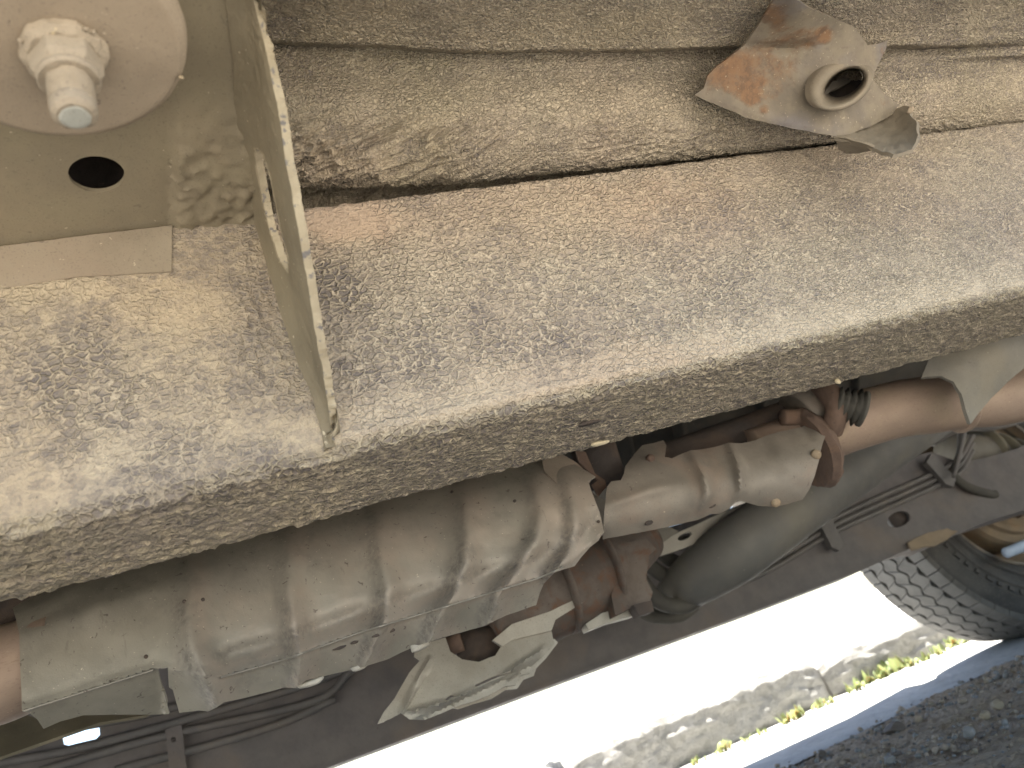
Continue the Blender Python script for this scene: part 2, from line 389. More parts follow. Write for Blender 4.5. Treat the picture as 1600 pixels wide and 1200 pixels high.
def m_tyre():
    n = NT('tyre_rubber')
    c = n.mix(n.map(n.noise(20, 5), .35, .7), (.055, .055, .055), (.085, .083, .078))
    c = n.mix(n.math('MULTIPLY', n.map(n.noise(260, 3), .55, .7), .5), c, (.14, .135, .12))
    return n.done(c, .75, 0, n.bump(n.noise(400, 3), .0006, .4))
def m_tread():
    n = NT('dusty_tread')
    c = n.mix(n.map(n.noise(30, 5), .35, .7), (.125, .122, .115), (.09, .088, .083))
    return n.done(c, .85, 0, n.bump(n.noise(500, 3), .0006, .4))
M_TYRE, M_TREAD = m_tyre(), m_tread()
def m_ground(name, a, b, c3, scale, bumpd, bs=1., rough=.95, cell=0, wet=None):
    n = NT(name)
    c = n.mix(n.map(n.noise(scale, 8, .65), .35, .66), a, b)
    c = n.mix(n.map(n.noise(scale * 6, 4, .7), .52, .72, 0, .8), c, c3)
    if cell:
        v = n.voro(cell, 'F1', out='Color'); sp_ = n.t.nodes.new('ShaderNodeSeparateColor'); n.lk(v, sp_.inputs[0]); c = n.mix(n.map(sp_.outputs[0], .55, 1.0, 0, .6), c, c3); c = n.mix(.3, c, n.mix(n.voro(cell * .6, 'F1'), a, b))
    h = n.math('ADD', n.noise(scale * 10, 6, .7), n.math('MULTIPLY', n.voro(cell or scale * 8), .5))
    return n.done(c, rough, 0, n.bump(h, bumpd, bs))
M_ROAD = m_ground('road_dirt', (.38, .355, .305), (.45, .42, .37), (.17, .14, .11), 9, .01, 1, cell=90)
M_GUTTER = m_ground('gutter_concrete', (.36, .35, .33), (.44, .43, .40), (.27, .26, .24), 8, .006, .8)
M_KERB = m_ground('kerb_concrete', (.46, .445, .41), (.54, .525, .49), (.26, .25, .22), 22, .014, 1, cell=55)
M_PAVE = m_ground('pavement_concrete', (.45, .44, .41), (.52, .50, .47), (.38, .37, .34), 5, .004, .6)
M_LAND = m_ground('far_ground', (.22, .21, .17), (.28, .26, .2), (.17, .17, .12), .3, .05, .5)
def m_stone(name, a, b):
    n = NT(name); c = n.mix(n.map(n.noise(60, 4), .35, .7), a, b); return n.done(c, .9, 0, n.bump(n.noise(300, 4), .001, .6))
M_STONES = [m_stone('stone_brown', (.28, .22, .155), (.38, .30, .22)), m_stone('stone_grey', (.2, .19, .17), (.3, .28, .25)), m_stone('stone_tan', (.3, .24, .16), (.38, .3, .2)), m_stone('stone_dark', (.13, .105, .085), (.19, .155, .125))]
def m_leaf():
    n = NT('weed_leaf'); c = n.mix(n.map(n.noise(40, 3), .35, .65), (.11, .145, .05), (.19, .21, .09))
    n.b.inputs['Transmission Weight'].default_value = 0.0; n.b.inputs['Subsurface Weight'].default_value = .15
    m = n.done(c, .55); t = n.t; tr = t.nodes.new('ShaderNodeBsdfTranslucent'); mx = t.nodes.new('ShaderNodeMixShader'); mx.inputs[0].default_value = .45
    n.lk(n.mix(.5, c, (.30, .33, .14)), tr.inputs['Color']); n.lk(n.b.outputs[0], mx.inputs[1]); n.lk(tr.outputs[0], mx.inputs[2]); n.lk(mx.outputs[0], t.nodes['Material Output'].inputs['Surface'])
    return m
M_LEAF = m_leaf()

# ================================================================== SETTING
def slab(name, lo, hi, mat, kind='structure', bev=0, parent=None):
    V, Fc = box_g(lo, hi); o = mk(name, V, Fc, mat, parent, smooth=False)
    if kind: o['kind'] = kind
    if bev: bevel(o, bev, 3)
    return o
def flat(name, x0, x1, y0, y1, z, mat, nx=1, ny=1, h=None):
    X, Y = np.meshgrid(np.linspace(x0, x1, nx + 1), np.linspace(y0, y1, ny + 1), indexing='ij'); Z = np.full(X.shape, float(z))
    if h is not None: Z = Z + h(X, Y)
    o = mk(name, np.stack([X, Y, Z], -1).reshape(-1, 3), gridfaces(nx + 1, ny + 1)[:, ::-1] if False else gridfaces(nx + 1, ny + 1)[:, [0, 3, 2, 1]], mat, None, smooth=h is not None)
    o['kind'] = 'structure'; return o
flat('ground', -600, 600, -600, 600, -.03, M_LAND)
flat('road', -40, 60, -9, 1.9, -.001, M_ROAD)
M_DIRT = m_ground('shaded_dirt', (.44, .33, .215), (.54, .42, .295), (.17, .125, .085), 14, .012, 1, cell=110)
o_ = mk('gutter', [(-40, 1.33, .007), (.3, 1.33, .007), (.78, 1.33, .007), (1.6, 1.33, .007), (2.2, 1.34, .007), (60, 1.34, .007), (60, 1.95, .007), (-40, 1.95, .007)], [(0, 1, 2, 3, 4, 5, 6, 7)], M_GUTTER, smooth=False); o_['kind'] = 'structure'
def yd(X): return np.interp(X, [-40, .3, .78, 1.6, 2.2], [1.35, 1.35, 1.36, 1.35, 1.37])
def fade(X, Y): return sstep(.45, .6, X) * (1 - sstep(2.2, 2.4, X)) * sstep(.5, .7, Y) * (1 - sstep(-.05, .03, Y - yd(X) + .10 * (fbm(X * 14, Y * 14, 6, 4) - .5)))
flat('dirt_road_patch', .3, 2.5, .4, 1.8, .003, M_DIRT, 420, 260, lambda X, Y: fade(X, Y) * (.026 * (fbm(X * 9, Y * 9, 3, 5) - .45).clip(0) + .006 * (1 - worley(X * 70, Y * 70, 4)[0]) * (fbm(X * 20, Y * 20, 8) > .42)))
SB = flat('pavement', -40, 60, 2.10, 400, .098, M_PAVE)
kerb = empty('kerb', (1.2, 1.97, 0)); kerb['kind'] = 'structure'
def kerb_stone(x0, x1, ztop, y0=1.935, round_end=False):
    nu = max(40, int((x1 - x0) / .02)); xs = np.linspace(x0, x1, nu)
    prof = [(0.0, -.04), (0.0, .02), (.004, ztop * .5), (.012, ztop - .03), (.022, ztop - .012), (.045, ztop), (.10, ztop + .003), (.185, ztop + .003), (.185, -.04)]
    prof = np.array(prof); q = []
    for a, b in zip(prof[:-1], prof[1:]): q += [a + (b - a) * t for t in np.linspace(0, 1, 9, endpoint=False)]
    q = np.array(q + [prof[-1]]); V = np.zeros((nu, len(q), 3))
    V[..., 0] = xs[:, None]; V[..., 1] = y0 + q[None, :, 0]; V[..., 2] = q[None, :, 1]
    n = fbm(V[..., 0] * 14, (q[None, :, 0] - q[None, :, 1]) * 14 + 0 * V[..., 0], 21, 5) - .5
    n2 = worley(V[..., 0] * 45, (q[None, :, 0] - q[None, :, 1]) * 45 + 0 * V[..., 0], 5)[0] - .4
    e = np.minimum(xs - x0, x1 - xs)[:, None]; k = 1 - np.exp(-(e / .03))
    V[..., 1] += -.030 * n - .010 * n2 + .02 * (1 - k); V[..., 2] += (.016 * n + .006 * n2) * (q[None, :, 1] > .02) - (.02 * (1 - k)) * (q[None, :, 1] > .05)
    Vf = V.reshape(-1, 3); Fc = [tuple(f) for f in gridfaces(nu, len(q))]
    Fc += [tuple(range(len(q))), tuple(range((nu - 1) * len(q), nu * len(q)))[::-1]]
    o = mk('kerb_stone', Vf, Fc, M_KERB, kerb); return autosmooth(o, 60)
for x0, x1, zt in ((-3.2, -2.21, .118), (-2.2, -1.21, .12), (-1.2, -.21, .122), (-.2, .56, .118), (.57, 1.325, .135), (1.335, 2.30, .112), (2.31, 3.3, .118), (3.31, 4.3, .12)):
    kerb_stone(x0, x1, zt)

# loose gravel in the shade of the car
def pebble(c, s, seed, sub=1):
    import bmesh
    b = bmesh.new(); bmesh.ops.create_icosphere(b, subdivisions=sub, radius=1); r = np.random.default_rng(seed)
    V = np.array([v.co for v in b.verts]); Fc = [[v.index for v in f.verts] for f in b.faces]; b.free()
    for _ in range(5):
        d = r.normal(size=3); d /= np.linalg.norm(d); t = r.uniform(.45, .85); k = V @ d; V = V - np.maximum(k - t, 0)[:, None] * d
    V = V * r.uniform(.6, 1.15, 3); a = r.uniform(0, 6.28); ca, sa = math.cos(a), math.sin(a)
    V = np.c_[V[:, 0] * ca - V[:, 1] * sa, V[:, 0] * sa + V[:, 1] * ca, V[:, 2] * .8] * s
    return V + np.asarray(c), Fc
base = [pebble((0, 0, 0), 1, k, 1) for k in range(12)]
for gi, mt in enumerate(M_STONES):
    VV, FF, n = [], [], 0
    cnt = (1500, 1500, 420, 900)[gi]
    x = rng.uniform(.55, 2.3, cnt); y = .7 + (yd(x) - .73) * rng.uniform(0, 1, cnt) ** .8 + .03 * rng.normal(size=cnt).clip(-1, 1.8)
    s = .0022 + .0055 * rng.uniform(0, 1, cnt) ** 3
    for k in range(cnt):
        v, f = base[k % 12]; VV.append(v * s[k] + (x[k], y[k], .006 + s[k] * .4)); FF.append(np.array(f) + n); n += len(v)
    o = mk('gravel', np.concatenate(VV), np.concatenate(FF), mt, None, smooth=False); o['kind'] = 'stuff'
stone_spec = [(1400, 1142, .0125, 3, 'dark brown angular stone, largest on the shaded dirt below the kerb'),
              (1426, 1146, .0065, 3, 'small black stone touching the right side of the largest dark stone'),
              (1285, 1181, .0070, 3, 'dark stone at the bottom edge, alone on the bluish concrete strip'),
              (1437, 1128, .0080, 0, 'brown stone at the edge of the dirt, just above the largest stone'),
              (1540, 1120, .0075, 2, 'pale tan stone in the brown dirt at the right'),
              (1560, 1104, .0070, 2, 'yellowish flat pebble in the dirt near the right edge'),
              (1512, 1188, .0070, 3, 'blackish pebble in the dirt at the bottom right corner'),
              (1505, 1097, .0060, 0, 'reddish brown pebble below the tyre on the shaded dirt'),
              (1515, 1148, .0080, 1, 'rounded grey brown stone in the middle of the shaded dirt'),
              (1586, 1140, .0065, 3, 'dark flake of stone at the far right of the dirt'),
              (1390, 1190, .0070, 1, 'grey pebble at the bottom edge of the dirt, left of the black pebble')]
for i, (px, py, s, mi, lab) in enumerate(stone_spec):
    p = atZ(px, py, .012); v, f = pebble(p + (0, 0, s * .35), s * 1.3, 100 + i, 2)
    prop(mk('stone', v, f, M_STONES[mi], smooth=False), lab, 'stone', 'loose stones on the shaded dirt')

# weeds growing out of the joint between gutter and kerb
def weed(p, size, seed, lab):
    r = np.random.default_rng(seed); VV, FF, n = [], [], 0
    root = empty('weed', p)
    nl = int(10 + size * 330)
    for k in range(nl):
        a = r.uniform(0, 6.28); L = size * r.uniform(.25, .95); w = L * r.uniform(.09, .24); lean = r.uniform(.15, 1.1)
        off = r.normal(0, size * .35, 2) * (1, .35); d = np.array([math.cos(a), math.sin(a), 0]); sd_ = np.array([-d[1], d[0], 0])
        pts = []
        for t in (0, .35, .7, 1.0):
            ww = w * (.35 if t == 0 else 1. if t == .35 else .75 if t == .7 else .03)
            c = np.array([p[0] + off[0], p[1] + off[1], p[2]]) + d * L * t * math.sin(lean * (.4 + t * .6)) + np.array([0, 0, L * t * math.cos(lean * t)])
            pts += [c - sd_ * ww, c + np.array([0, 0, -.15 * ww]), c + sd_ * ww]
        VV.append(np.array(pts)); FF += [(n + i * 3 + j, n + i * 3 + j + 1, n + i * 3 + j + 4, n + i * 3 + j + 3) for i in range(3) for j in range(2)]; n += 12
    mk('leaf_cluster', np.concatenate(VV), FF, M_LEAF, root)
    sv, sf = tube_g([(p[0], p[1], p[2] - .008), (p[0], p[1], p[2] + size * .3)], size * .04, 6); mk('stem', sv, sf, M_LEAF, root)
    prop(root, lab, 'weed', 'weeds along the foot of the kerb'); return root
weeds = [(1088, 1192, .020, 'tiny yellow green weed at the bottom edge, leftmost of the row along the kerb'),
         (1106, 1196, .014, 'low sprig beside the leftmost weed at the bottom edge'),
         (1133, 1180, .030, 'bushy green weed, second clump from the left along the kerb'),
         (1175, 1168, .020, 'thin pale weed between two clumps left of the kerb stone joint'),
         (1196, 1154, .020, 'small flat weed growing left of the round leafed one'),
         (1236, 1133, .030, 'flat spreading weed beside the taller round leafed weed'),
         (1250, 1122, .036, 'round leafed weed standing tallest left of the kerb stone joint'),
         (1285, 1108, .026, 'bright green weed just below the rounded kerb stone end'),
         (1300, 1100, .026, 'yellowish weed touching the bright green one below the stone end'),
         (1340, 1078, .034, 'weed right at the kerb stone joint, start of the dense green run'),
         (1362, 1064, .038, 'dense light green weed right of the kerb stone joint'),
         (1384, 1056, .038, 'densest green weed, middle of the run right of the joint'),
         (1404, 1046, .048, 'tallest upright weed in the dense run towards the tyre'),
         (1424, 1040, .030, 'short weed after the tallest upright one'),
         (1446, 1032, .028, 'pale weed between the tall weed and the tyre'),
         (1470, 1022, .032, 'green weed second from the tyre'),
         (1492, 1008, .036, 'upright weed closest to the tyre'),
         (1510, 1008, .022, 'small weed half hidden below the tyre')]
for i, (px, py, s, lab) in enumerate(weeds):
    p = atZ(px, py, .01); p[1] = np.clip(p[1], 1.86, 1.915); q = project(p)
    p2 = atY(px, py, p[1]); p2[2] = .006; weed(p2, s * 1.2, 40 + i, lab)

# ================================================================== THE CAR (underside)
car = empty('car', (.8, .9, 0))
prop(car, 'underside of a dust coated car with rusty exhaust, seen beside a kerb', 'car')

def seal_attrs(u, v, cell, seed, cov, warm, tone, aniso=(1, 1)):
    """net of wrinkled coating: returns net 0..1 and height"""
    wx = u + .35 * cell * (fbm(u / cell * .6, v / cell * .6, seed, 3) - .5) * 2
    wy = v + .35 * cell * (fbm(u / cell * .6 + 31, v / cell * .6, seed + 3, 3) - .5) * 2
    f1, f2, idv = worley(wx / cell * aniso[0], wy / cell * aniso[1], seed + 7)
    e = f2 - f1
    g1, g2, _ = worley(wx / cell * 1.9 * aniso[0], wy / cell * 1.9 * aniso[1], seed + 17); e2 = g2 - g1
    net = np.exp(-(e / .10) ** 2) * .9 + np.exp(-(e2 / .11) ** 2) * .18 + .35 * np.exp(-(e / .3) ** 2)
    return net, e, idv

# ---- near frame rail --------------------------------------------------
def frame_rail():
    Yf, Zt, Zb, Yb = .40, .5575, .384, .509
    pr = [(Yf + .06, Zt + .001), (Yf + .02, Zt + .001), (Yf + .006, Zt)]
    for a in np.linspace(80, 0, 6): pr.append((Yf + .006 - .006 * math.cos(math.radians(90 - a)) if False else Yf + .006 - .006 * math.cos(math.radians(a)), Zt - .006 + .006 * math.sin(math.radians(a))))
    pr.append((Yf, Zb + .010))
    for a in np.linspace(0, 90, 10)[1:]: pr.append((Yf + .010 - .010 * math.cos(math.radians(a)), Zb + .010 - .010 * math.sin(math.radians(a))))
    pr.append((Yb - .005, Zb))
    for a in np.linspace(0, 90, 5)[1:]: pr.append((Yb - .005 + .005 * math.sin(math.radians(a)), Zb + .005 - .005 * math.cos(math.radians(a))))
    pr.append((Yb, Zb + .03))
    pr = np.array(pr); L = np.r_[0, np.cumsum(np.linalg.norm(np.diff(pr, axis=0), axis=1))]
    s = np.arange(0, L[-1], .00115); q = np.c_[np.interp(s, L, pr[:, 0]), np.interp(s, L, pr[:, 1])]
    tq = np.gradient(q, axis=0); nq = np.c_[tq[:, 1], -tq[:, 0]]; nq /= np.linalg.norm(nq, axis=1)[:, None]
    if nq[len(nq) // 3, 0] > 0: nq = -nq
    xs = np.r_[np.arange(-.9, -.17, .02), np.arange(-.17, .84, .00125), np.arange(.84, 2.2, .02)]
    X, S = np.meshgrid(xs, s, indexing='ij'); Q = np.broadcast_to(q, X.shape + (2,)); N = np.broadcast_to(nq, X.shape + (2,))
    zc = np.interp(s, L, L) * 0 + s  # arc length along the section
    face = (np.abs(N[..., 0]) > .7).astype(float); corner = sstep(Zb + .042, Zb + .010, Q[..., 1]); under = sstep(.25, .75, -N[..., 1])
    px, py = project(np.stack([X, Q[..., 0], Q[..., 1]], -1))
    left = sstep(.075, .045, X)
    big = fbm(X * 22, S * 22, 3, 5)
    # cell size differs along the rail
    net, e, idv = seal_attrs(X, S, .0044, 5, 0, 0, 0, (1, 1.2))
    net3, e3, _ = seal_attrs(X, S, .0034, 15, 0, 0, 0, (1, 1.1))
    wr = sstep(.3, .55, X); net = net * (1 - wr) + net3 * wr; e = e * (1 - wr) + e3 * wr
    # lumps on the under side, hanging like scales on the left
    lf1, lf2, lid = worley((X + .15 * S) / .0085 + 1.2 * fbm(X * 90, S * 90, 8, 3), S / .0065 + .8 * fbm(X * 90 + 9, S * 90, 9, 3), 4)
    scales = (1 - lf1) * .6 + .5 * np.maximum(0, np.sin(lid * 6 + S * 600)) * (1 - lf1)
    sm_left = left * (1 - under)
    scl = np.sqrt(1 - np.clip(np.abs(2 * fbm(X * 75 + .9 * fbm(X * 90, S * 90, 61, 3), S * 150 + .9 * fbm(X * 90 + 7, S * 90, 62, 3), 63, 3) - 1) * 1.6, 0, 1))
    flake = np.abs(fbm(X * 95, S * 60, 31, 4) - .5); crack = np.exp(-(flake / .022) ** 2)
    zone = np.exp(-(((px - 400) / 95) ** 2 + ((py - 540) / 130) ** 2))
    h = (.0005 * np.exp(-(e / .26) ** 2)) * (1 - left * .45) * (1 - under * .3) + .0010 * (fbm(X * 200, S * 200, 12, 4) - .5) * (1 - .6 * corner * (1 - under))
    h += .0010 * (big - .5) + under * left * sstep(.9, 1.0, -N[..., 1]) * (.0050 * (scl - .5) + .003 * (fbm(X * 210, S * 260, 18, 4) - .5)) + under * (1 - left) * .0018 * (fbm(X * 150, S * 260, 14, 4) - .5) * 2
    h += sm_left * zone * (.0025 * fbm(X * 120, S * 70, 33, 4) - .0016 * crack)
    # folded seam just above the lower corner, right of the bracket
    seam = np.exp(-((Q[..., 1] - (.392 + .002 * fbm(X * 40, X * 0, 2, 3))) / .0035) ** 2) * sstep(.05, .07, X) * sstep(.30, .20, X) * (1 - under)
    h += .0022 * seam
    def blob(cx, cy, rx, ry, k=1., jit=.5):
        d = np.hypot((px - cx) / rx, (py - cy) / ry) + jit * (fbm(X * 60, S * 60, int(cx) % 50, 4) - .5) * 2
        return k * sstep(1.2, .45, d)
    f2_ = fbm(X * 16, S * 16, 44, 5)
    cov = .47 + (.42 - .22 * left) * (f2_ - .42) - .06 * left + .5 * left * (fbm(X * 130, S * 130, 146, 4) - .5) + .3 * (fbm(X * 60, S * 60, 46, 3) - .5) + .3 * (fbm(X * 6, S * 9, 48, 3) - .5)
    cov = cov + left * .16 + (.40 - .25 * left) * corner * (1 - under)
    for b in ((520, 440, 62, 30, .6, .6), (525, 478, 38, 24, .5, .6), (745, 480, 16, 12, .7, .6), (610, 560, 110, 120, .16, .8), (870, 560, 60, 45, .2, .8), (905, 535, 160, 50, .12, .8), (1390, 245, 90, 28, .4, .6), (1250, 330, 260, 40, .15),
              (120, 620, 110, 95, .30, .9), (60, 560, 60, 40, .25, .8), (400, 540, 60, 120, .2, .9), (350, 720, 200, 40, .25, .9), (180, 770, 160, 40, .3, .8), (1120, 400, 110, 90, .12), (1500, 340, 120, 60, .12)):
        cov = cov - blob(*b)
    for b in ((540, 345, 85, 40, .7), (1290, 240, 240, 18, .3), (900, 320, 200, 60, .22), (280, 480, 120, 50, .35), (60, 440, 130, 40, .4)):
        cov = cov + blob(*b)
    warm = .30 + 1.0 * (fbm(X * 9, S * 9, 71, 4) - .5) + blob(20, 690, 110, 150, 1.) + blob(520, 340, 110, 60, .9) + blob(300, 470, 160, 60, .5) + .5 * blob(850, 330, 350, 90)
    warm -= .5 * blob(1350, 480, 400, 120); warm += .35 * left * (.5 + f2_)
    ton = np.clip(under * (.75 + .5 * (fbm(X * 40, S * 40, 81, 4) - .5)) * (1 - .55 * left) + .45 * left, 0, 1)
    cov = cov - under * .12 - under * (.06 + .45 * (fbm(X * 70, S * 70, 83, 4) - .45)) * (1 - left)
    net = net * (1 - .25 * left) - sm_left * zone * crack * 1.3
    e0 = sstep(-.20, -.13, X)
    h = h * e0
    # ragged upper lip
    lip = (S < .075).astype(float) * (S > .05) * .0
    V = np.stack([X, Q[..., 0] + N[..., 0] * h, Q[..., 1] + N[..., 1] * h + .0022 * (fbm(X * 130, X * 0 + 3, 91, 3) - .5) * sstep(Zt - .012, Zt, Q[..., 1])], -1)
    Fc = gridfaces(len(xs), len(s))
    Vf = V.reshape(-1, 3); n0 = normals(Vf[:0].reshape(-1, 3), Fc[:0]) if False else None
    m = len(xs) // 2 * len(s) + len(s) // 2
    f = Fc[(len(xs) // 2) * (len(s) - 1) + int(.16 / .00115)]; nn = np.cross(Vf[f[1]] - Vf[f[0]], Vf[f[2]] - Vf[f[0]])
    if nn[1] > 0: Fc = Fc[:, ::-1]
    o = mk('frame_rail', Vf, Fc, M_SEAL, car, dict(flat=np.clip(left * (.55 - .5 * blob(120, 620, 110, 95, 1, .9) - .4 * blob(350, 720, 220, 50, 1, .9)) + .7 * blob(535, 340, 80, 40) + .4 * corner * (1 - under) + .25 * sstep(.42, .3, f2_), 0, .95).ravel(), fine=(wr * .9 + .1 + 0 * X).ravel(), cover=cov.ravel(), warm=np.clip(warm, 0, 1).ravel(), tone=ton.ravel()), label='wide tan frame rail crusted with wrinkled underseal, nearest the viewer')
    # back skin closes the box section
    V2 = np.array([[-.9, Yb - .001, Zb + .03], [2.2, Yb - .001, Zb + .03], [2.2, Yb - .001, Zt + .001], [-.9, Yb - .001, Zt + .001], [-.9, Yf + .06, Zt + .001], [2.2, Yf + .06, Zt + .001]])
    mk('rail_back', V2, [(0, 1, 2, 3), (3, 2, 5, 4)], M_RAILDARK, o, smooth=False)
    return o
RAIL = frame_rail()

# small drain slot, drips and chips of the rail
def chip(name, px, py, Z, s, mat, parent, seed):
    p = atZ(px, py, Z); v, f = pebble((0, 0, 0), 1, seed, 2); v = v * np.array(s); return mk(name, v + p, f, mat, parent)
chip('paint_chip', 1095, 588, .3865, (.009, .004, .0015), M_ALLOY, RAIL, 3)
chip('paint_chip', 1238, 541, .388, (.010, .004, .0015), M_ALLOY, RAIL, 4)
chip('paint_chip', 1398, 509, .388, (.008, .003, .0014), M_ALLOY, RAIL, 5)
chip('underseal_drip', 938, 692, .381, (.009, .004, .004), M_FIN, RAIL, 6)
chip('underseal_drip', 1309, 596, .381, (.004, .003, .004), M_FIN, RAIL, 7)
chip('grit_grain', 360, 442, .512, (.0018, .0012, .0012), M_BOLT, RAIL, 8)
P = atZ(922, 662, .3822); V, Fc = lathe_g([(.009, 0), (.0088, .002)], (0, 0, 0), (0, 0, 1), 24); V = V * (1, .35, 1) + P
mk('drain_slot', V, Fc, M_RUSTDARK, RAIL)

# ---- outrigger bracket -------------------------------------------------
br = empty('body_mount_bracket', (-.03, .3, .55), car)
br['label'] = 'tan pressed body mount bracket with a round hole, welded to the rail'
def web():
    zc = .5565; cx, cy, r = -.038, .353, .0137
    hole = [(cx + r * math.cos(a), cy + r * math.sin(a)) for a in np.linspace(0, 2 * np.pi, 40, endpoint=False)]
    P, T = tri2d([(-.32, .10), (.047, .10), (.047, .402), (-.32, .402)], [hole], .0028)
    px, py = project(np.c_[P, np.full(len(P), zc)])
    k = sstep(268, 276, px) * sstep(120, 260, py)
    h = -k * (.0045 * (1 - np.abs(2 * fbm(P[:, 0] * 120, P[:, 1] * 90, 3, 5) - 1)) + .0035 * fbm(P[:, 0] * 330, P[:, 1] * 260, 4, 3) + .002 * (1 - worley(P[:, 0] * 140, P[:, 1] * 110, 5)[0])) - .0008 * fbm(P[:, 0] * 40, P[:, 1] * 40, 9, 3)
    h -= .004 * sstep(.024, .045, P[:, 0]) ** 2
    P3 = np.c_[P, zc + h]; V, Fc, _ = sheet_from(P3, T, .0028)
    return mk('bracket_plate', V, Fc, M_PLATE, br)
autosmooth(web(), 50)
V, Fc = lathe_g([(.026, .0005), (.034, .004), (.034, .10), (.001, .10), (.001, .102), (.036, .102), (.036, .0005)], (-.038, .353, .5572), (0, 0, 1), 32, closed=True); mk('hole_blackout', V, Fc, M_RUSTDARK, br)  # capped tube added above the hole to keep its inside black
panel('weld_flange', [(-120, 405), (0, 385), (120, 369.5), (269, 352), (268, 424), (200, 428), (120, 432), (-120, 470)], [(-120, 430, .3988), (0, 400, .3986), (260, 360, .3984), (260, 424, .3985), (120, 432, .3988), (-120, 470, .4004), (0, 455, .3998)], M_FLANGE, br, .001, 5, rough=.0004)
def fin():
    # edge of the gusset (free lower edge) and its root along web and rail
    edge_px = [(372, -120), (386, -40), (402, 20), (416, 80), (430, 150), (441, 215), (456, 300), (470, 380), (485, 470), (500, 555), (512, 630), (523, 700)]
    root_px = [(325, -120), (345, -40), (356, 20), (362, 80), (366, 150), (372, 215), (388, 300), (406, 375), (433, 470), (463, 560), (490, 630), (510, 700)]
    n = len(edge_px); E, Rt = [], []
    for i, (a, b) in enumerate(zip(edge_px, root_px)):
        r = rays(np.array(a[0], float), np.array(a[1], float)); q_ = O + r * (.052 / r[0]); E.append(q_ if q_[2] < .546 else atZ(float(a[0]), float(a[1]), .546))
    for i, b in enumerate(root_px):
        bx, by = float(b[0]), float(b[1])
        q = atZ(bx, by, .5525) if by < 330 else atY(bx, by, .3985)
        if by < 330 and q[1] > .397: q = atY(bx, by, .397)
        Rt.append(q)
    E, Rt = catmull(E, 26), catmull(Rt, 26); nu, nv = len(E), 56
    t = np.linspace(0, 1, nv); U, Tt = np.meshgrid(np.arange(nu), t, indexing='ij')
    P3 = Rt[:, None, :] * (1 - t)[None, :, None] + E[:, None, :] * t[None, :, None]
    w = np.linalg.norm(E - Rt, axis=1)
    P3[..., 0] += (.006 * np.sin(np.pi * t) * (1 - t))[None, :]         # pressed fillet into the web
    P3[..., 0] += .0016 * (fbm(U * .12, Tt * 9, 3, 4) - .5)
    # free edge is nibbled by corrosion
    P3[..., 1] += (.0007 * (fbm(U * .17, U * 0, 6, 3) - .5)) * (Tt > .93)
    V = P3.reshape(-1, 3); Fq = gridfaces(nu, nv)
    # slot: drop the faces inside
    pxs, pys = project(V); cpx = pxs[Fq].mean(1); cpy = pys[Fq].mean(1)
    slot = [(399, 232), (410, 240), (421, 275), (430, 320), (438, 360), (449, 402), (449, 424), (437, 406), (420, 355), (410, 310), (402, 265)]
    keep = ~inside(slot, np.c_[cpx, cpy]); Fq = Fq[keep]
    T = np.vstack([Fq[:, [0, 1, 2]], Fq[:, [0, 2, 3]]])
    V, Fc, N = sheet_from(V, T, .0044, toward=(-1, .3, .45))
    # thickness goes to +X side
    sdist = segdist(slot, np.c_[pxs, pys])[0]; edge = np.tile(((Tt.ravel() > .985) | (sdist < 1.8)).astype(float), 2); edge[len(edge) // 2:] = (Tt.ravel() > .90) | (sdist < 4)
    return autosmooth(mk('gusset_fin', V, Fc, M_FINP, br, dict(edge=edge), label='upright triangular fin with a long slot and a bright chipped edge'), 45)
fin()

# ---- body mount cup, nut, bolt ------------------------------------------
bm = empty('body_mount', (-.033, .246, .52), car)
def rough_lathe(name, prof, c, axis, mat, parent, seg, amp, sc, seed, sub=6):
    pr = np.array(prof, float); q = []
    for a, b in zip(pr[:-1], pr[1:]): q += [a + (b - a) * t for t in np.linspace(0, 1, sub, endpoint=False)]
    q.append(pr[-1]); V, Fc = lathe_g([tuple(x) for x in q], c, axis, seg); N = V - np.asarray(c)
    N /= np.maximum(np.linalg.norm(N, axis=1), 1e-6)[:, None]
    V = V + N * (amp * (fbm(V[:, 0] * sc + V[:, 2] * sc * .7, V[:, 1] * sc + V[:, 2] * sc * .6, seed, 4) - .5))[:, None]
    return autosmooth(mk(name, V, Fc, mat, parent), 40)
rough_lathe('mount_cup', [(.001, 0), (.036, 0), (.048, .001), (.051, .0035), (.0525, .008), (.0520, .016), (.047, .024), (.045, .034)], (-.0343, .2445, .5225), (0, 0, 1), M_BUSH, bm, 96, .0016, 70, 4)
nc = atZ(102, 86, .520)
rough_lathe('nut_flange', [(.001, -.0035), (.0135, -.0035), (.0158, -.001), (.0160, .0015), (.0145, .003)], nc + (0, 0, 0), (0, 0, 1), M_BOLT, bm, 64, .0036, 260, 8)
hv = []
for z, r in ((0, .0140), (-.010, .0136), (-.0130, .0118)):
    hv += [(nc[0] + r * math.cos(a), nc[1] + r * math.sin(a), nc[2] + z) for a in np.radians(np.arange(12, 372, 60))]
hf = [tuple(q) for q in gridfaces(3, 6, True)] + [tuple(range(12, 18)), tuple(range(6))[::-1]]
nut = bevel(mk('nut', hv, hf, M_BOLT, bm, smooth=False), .0009, 2, 25)
rough_lathe('nut_collar', [(.0085, -.012), (.0112, -.0125), (.0116, -.0145), (.0108, -.0160), (.0085, -.0162)], nc, (0, 0, 1), M_BOLT, bm, 40, .0016, 260, 9, 3)
thr = [(.0083, .004), (.0086, -.014)]
for k in range(7): thr += [(.0087, -.0160 - k * .0018), (.0080, -.0169 - k * .0018)]
thr += [(.0086, -.0290), (.0084, -.0335), (.0066, -.0353)]
rough_lathe('bolt_shank', thr, nc, (0, 0, 1), M_BOLT, bm, 48, .0011, 260, 12, 3)
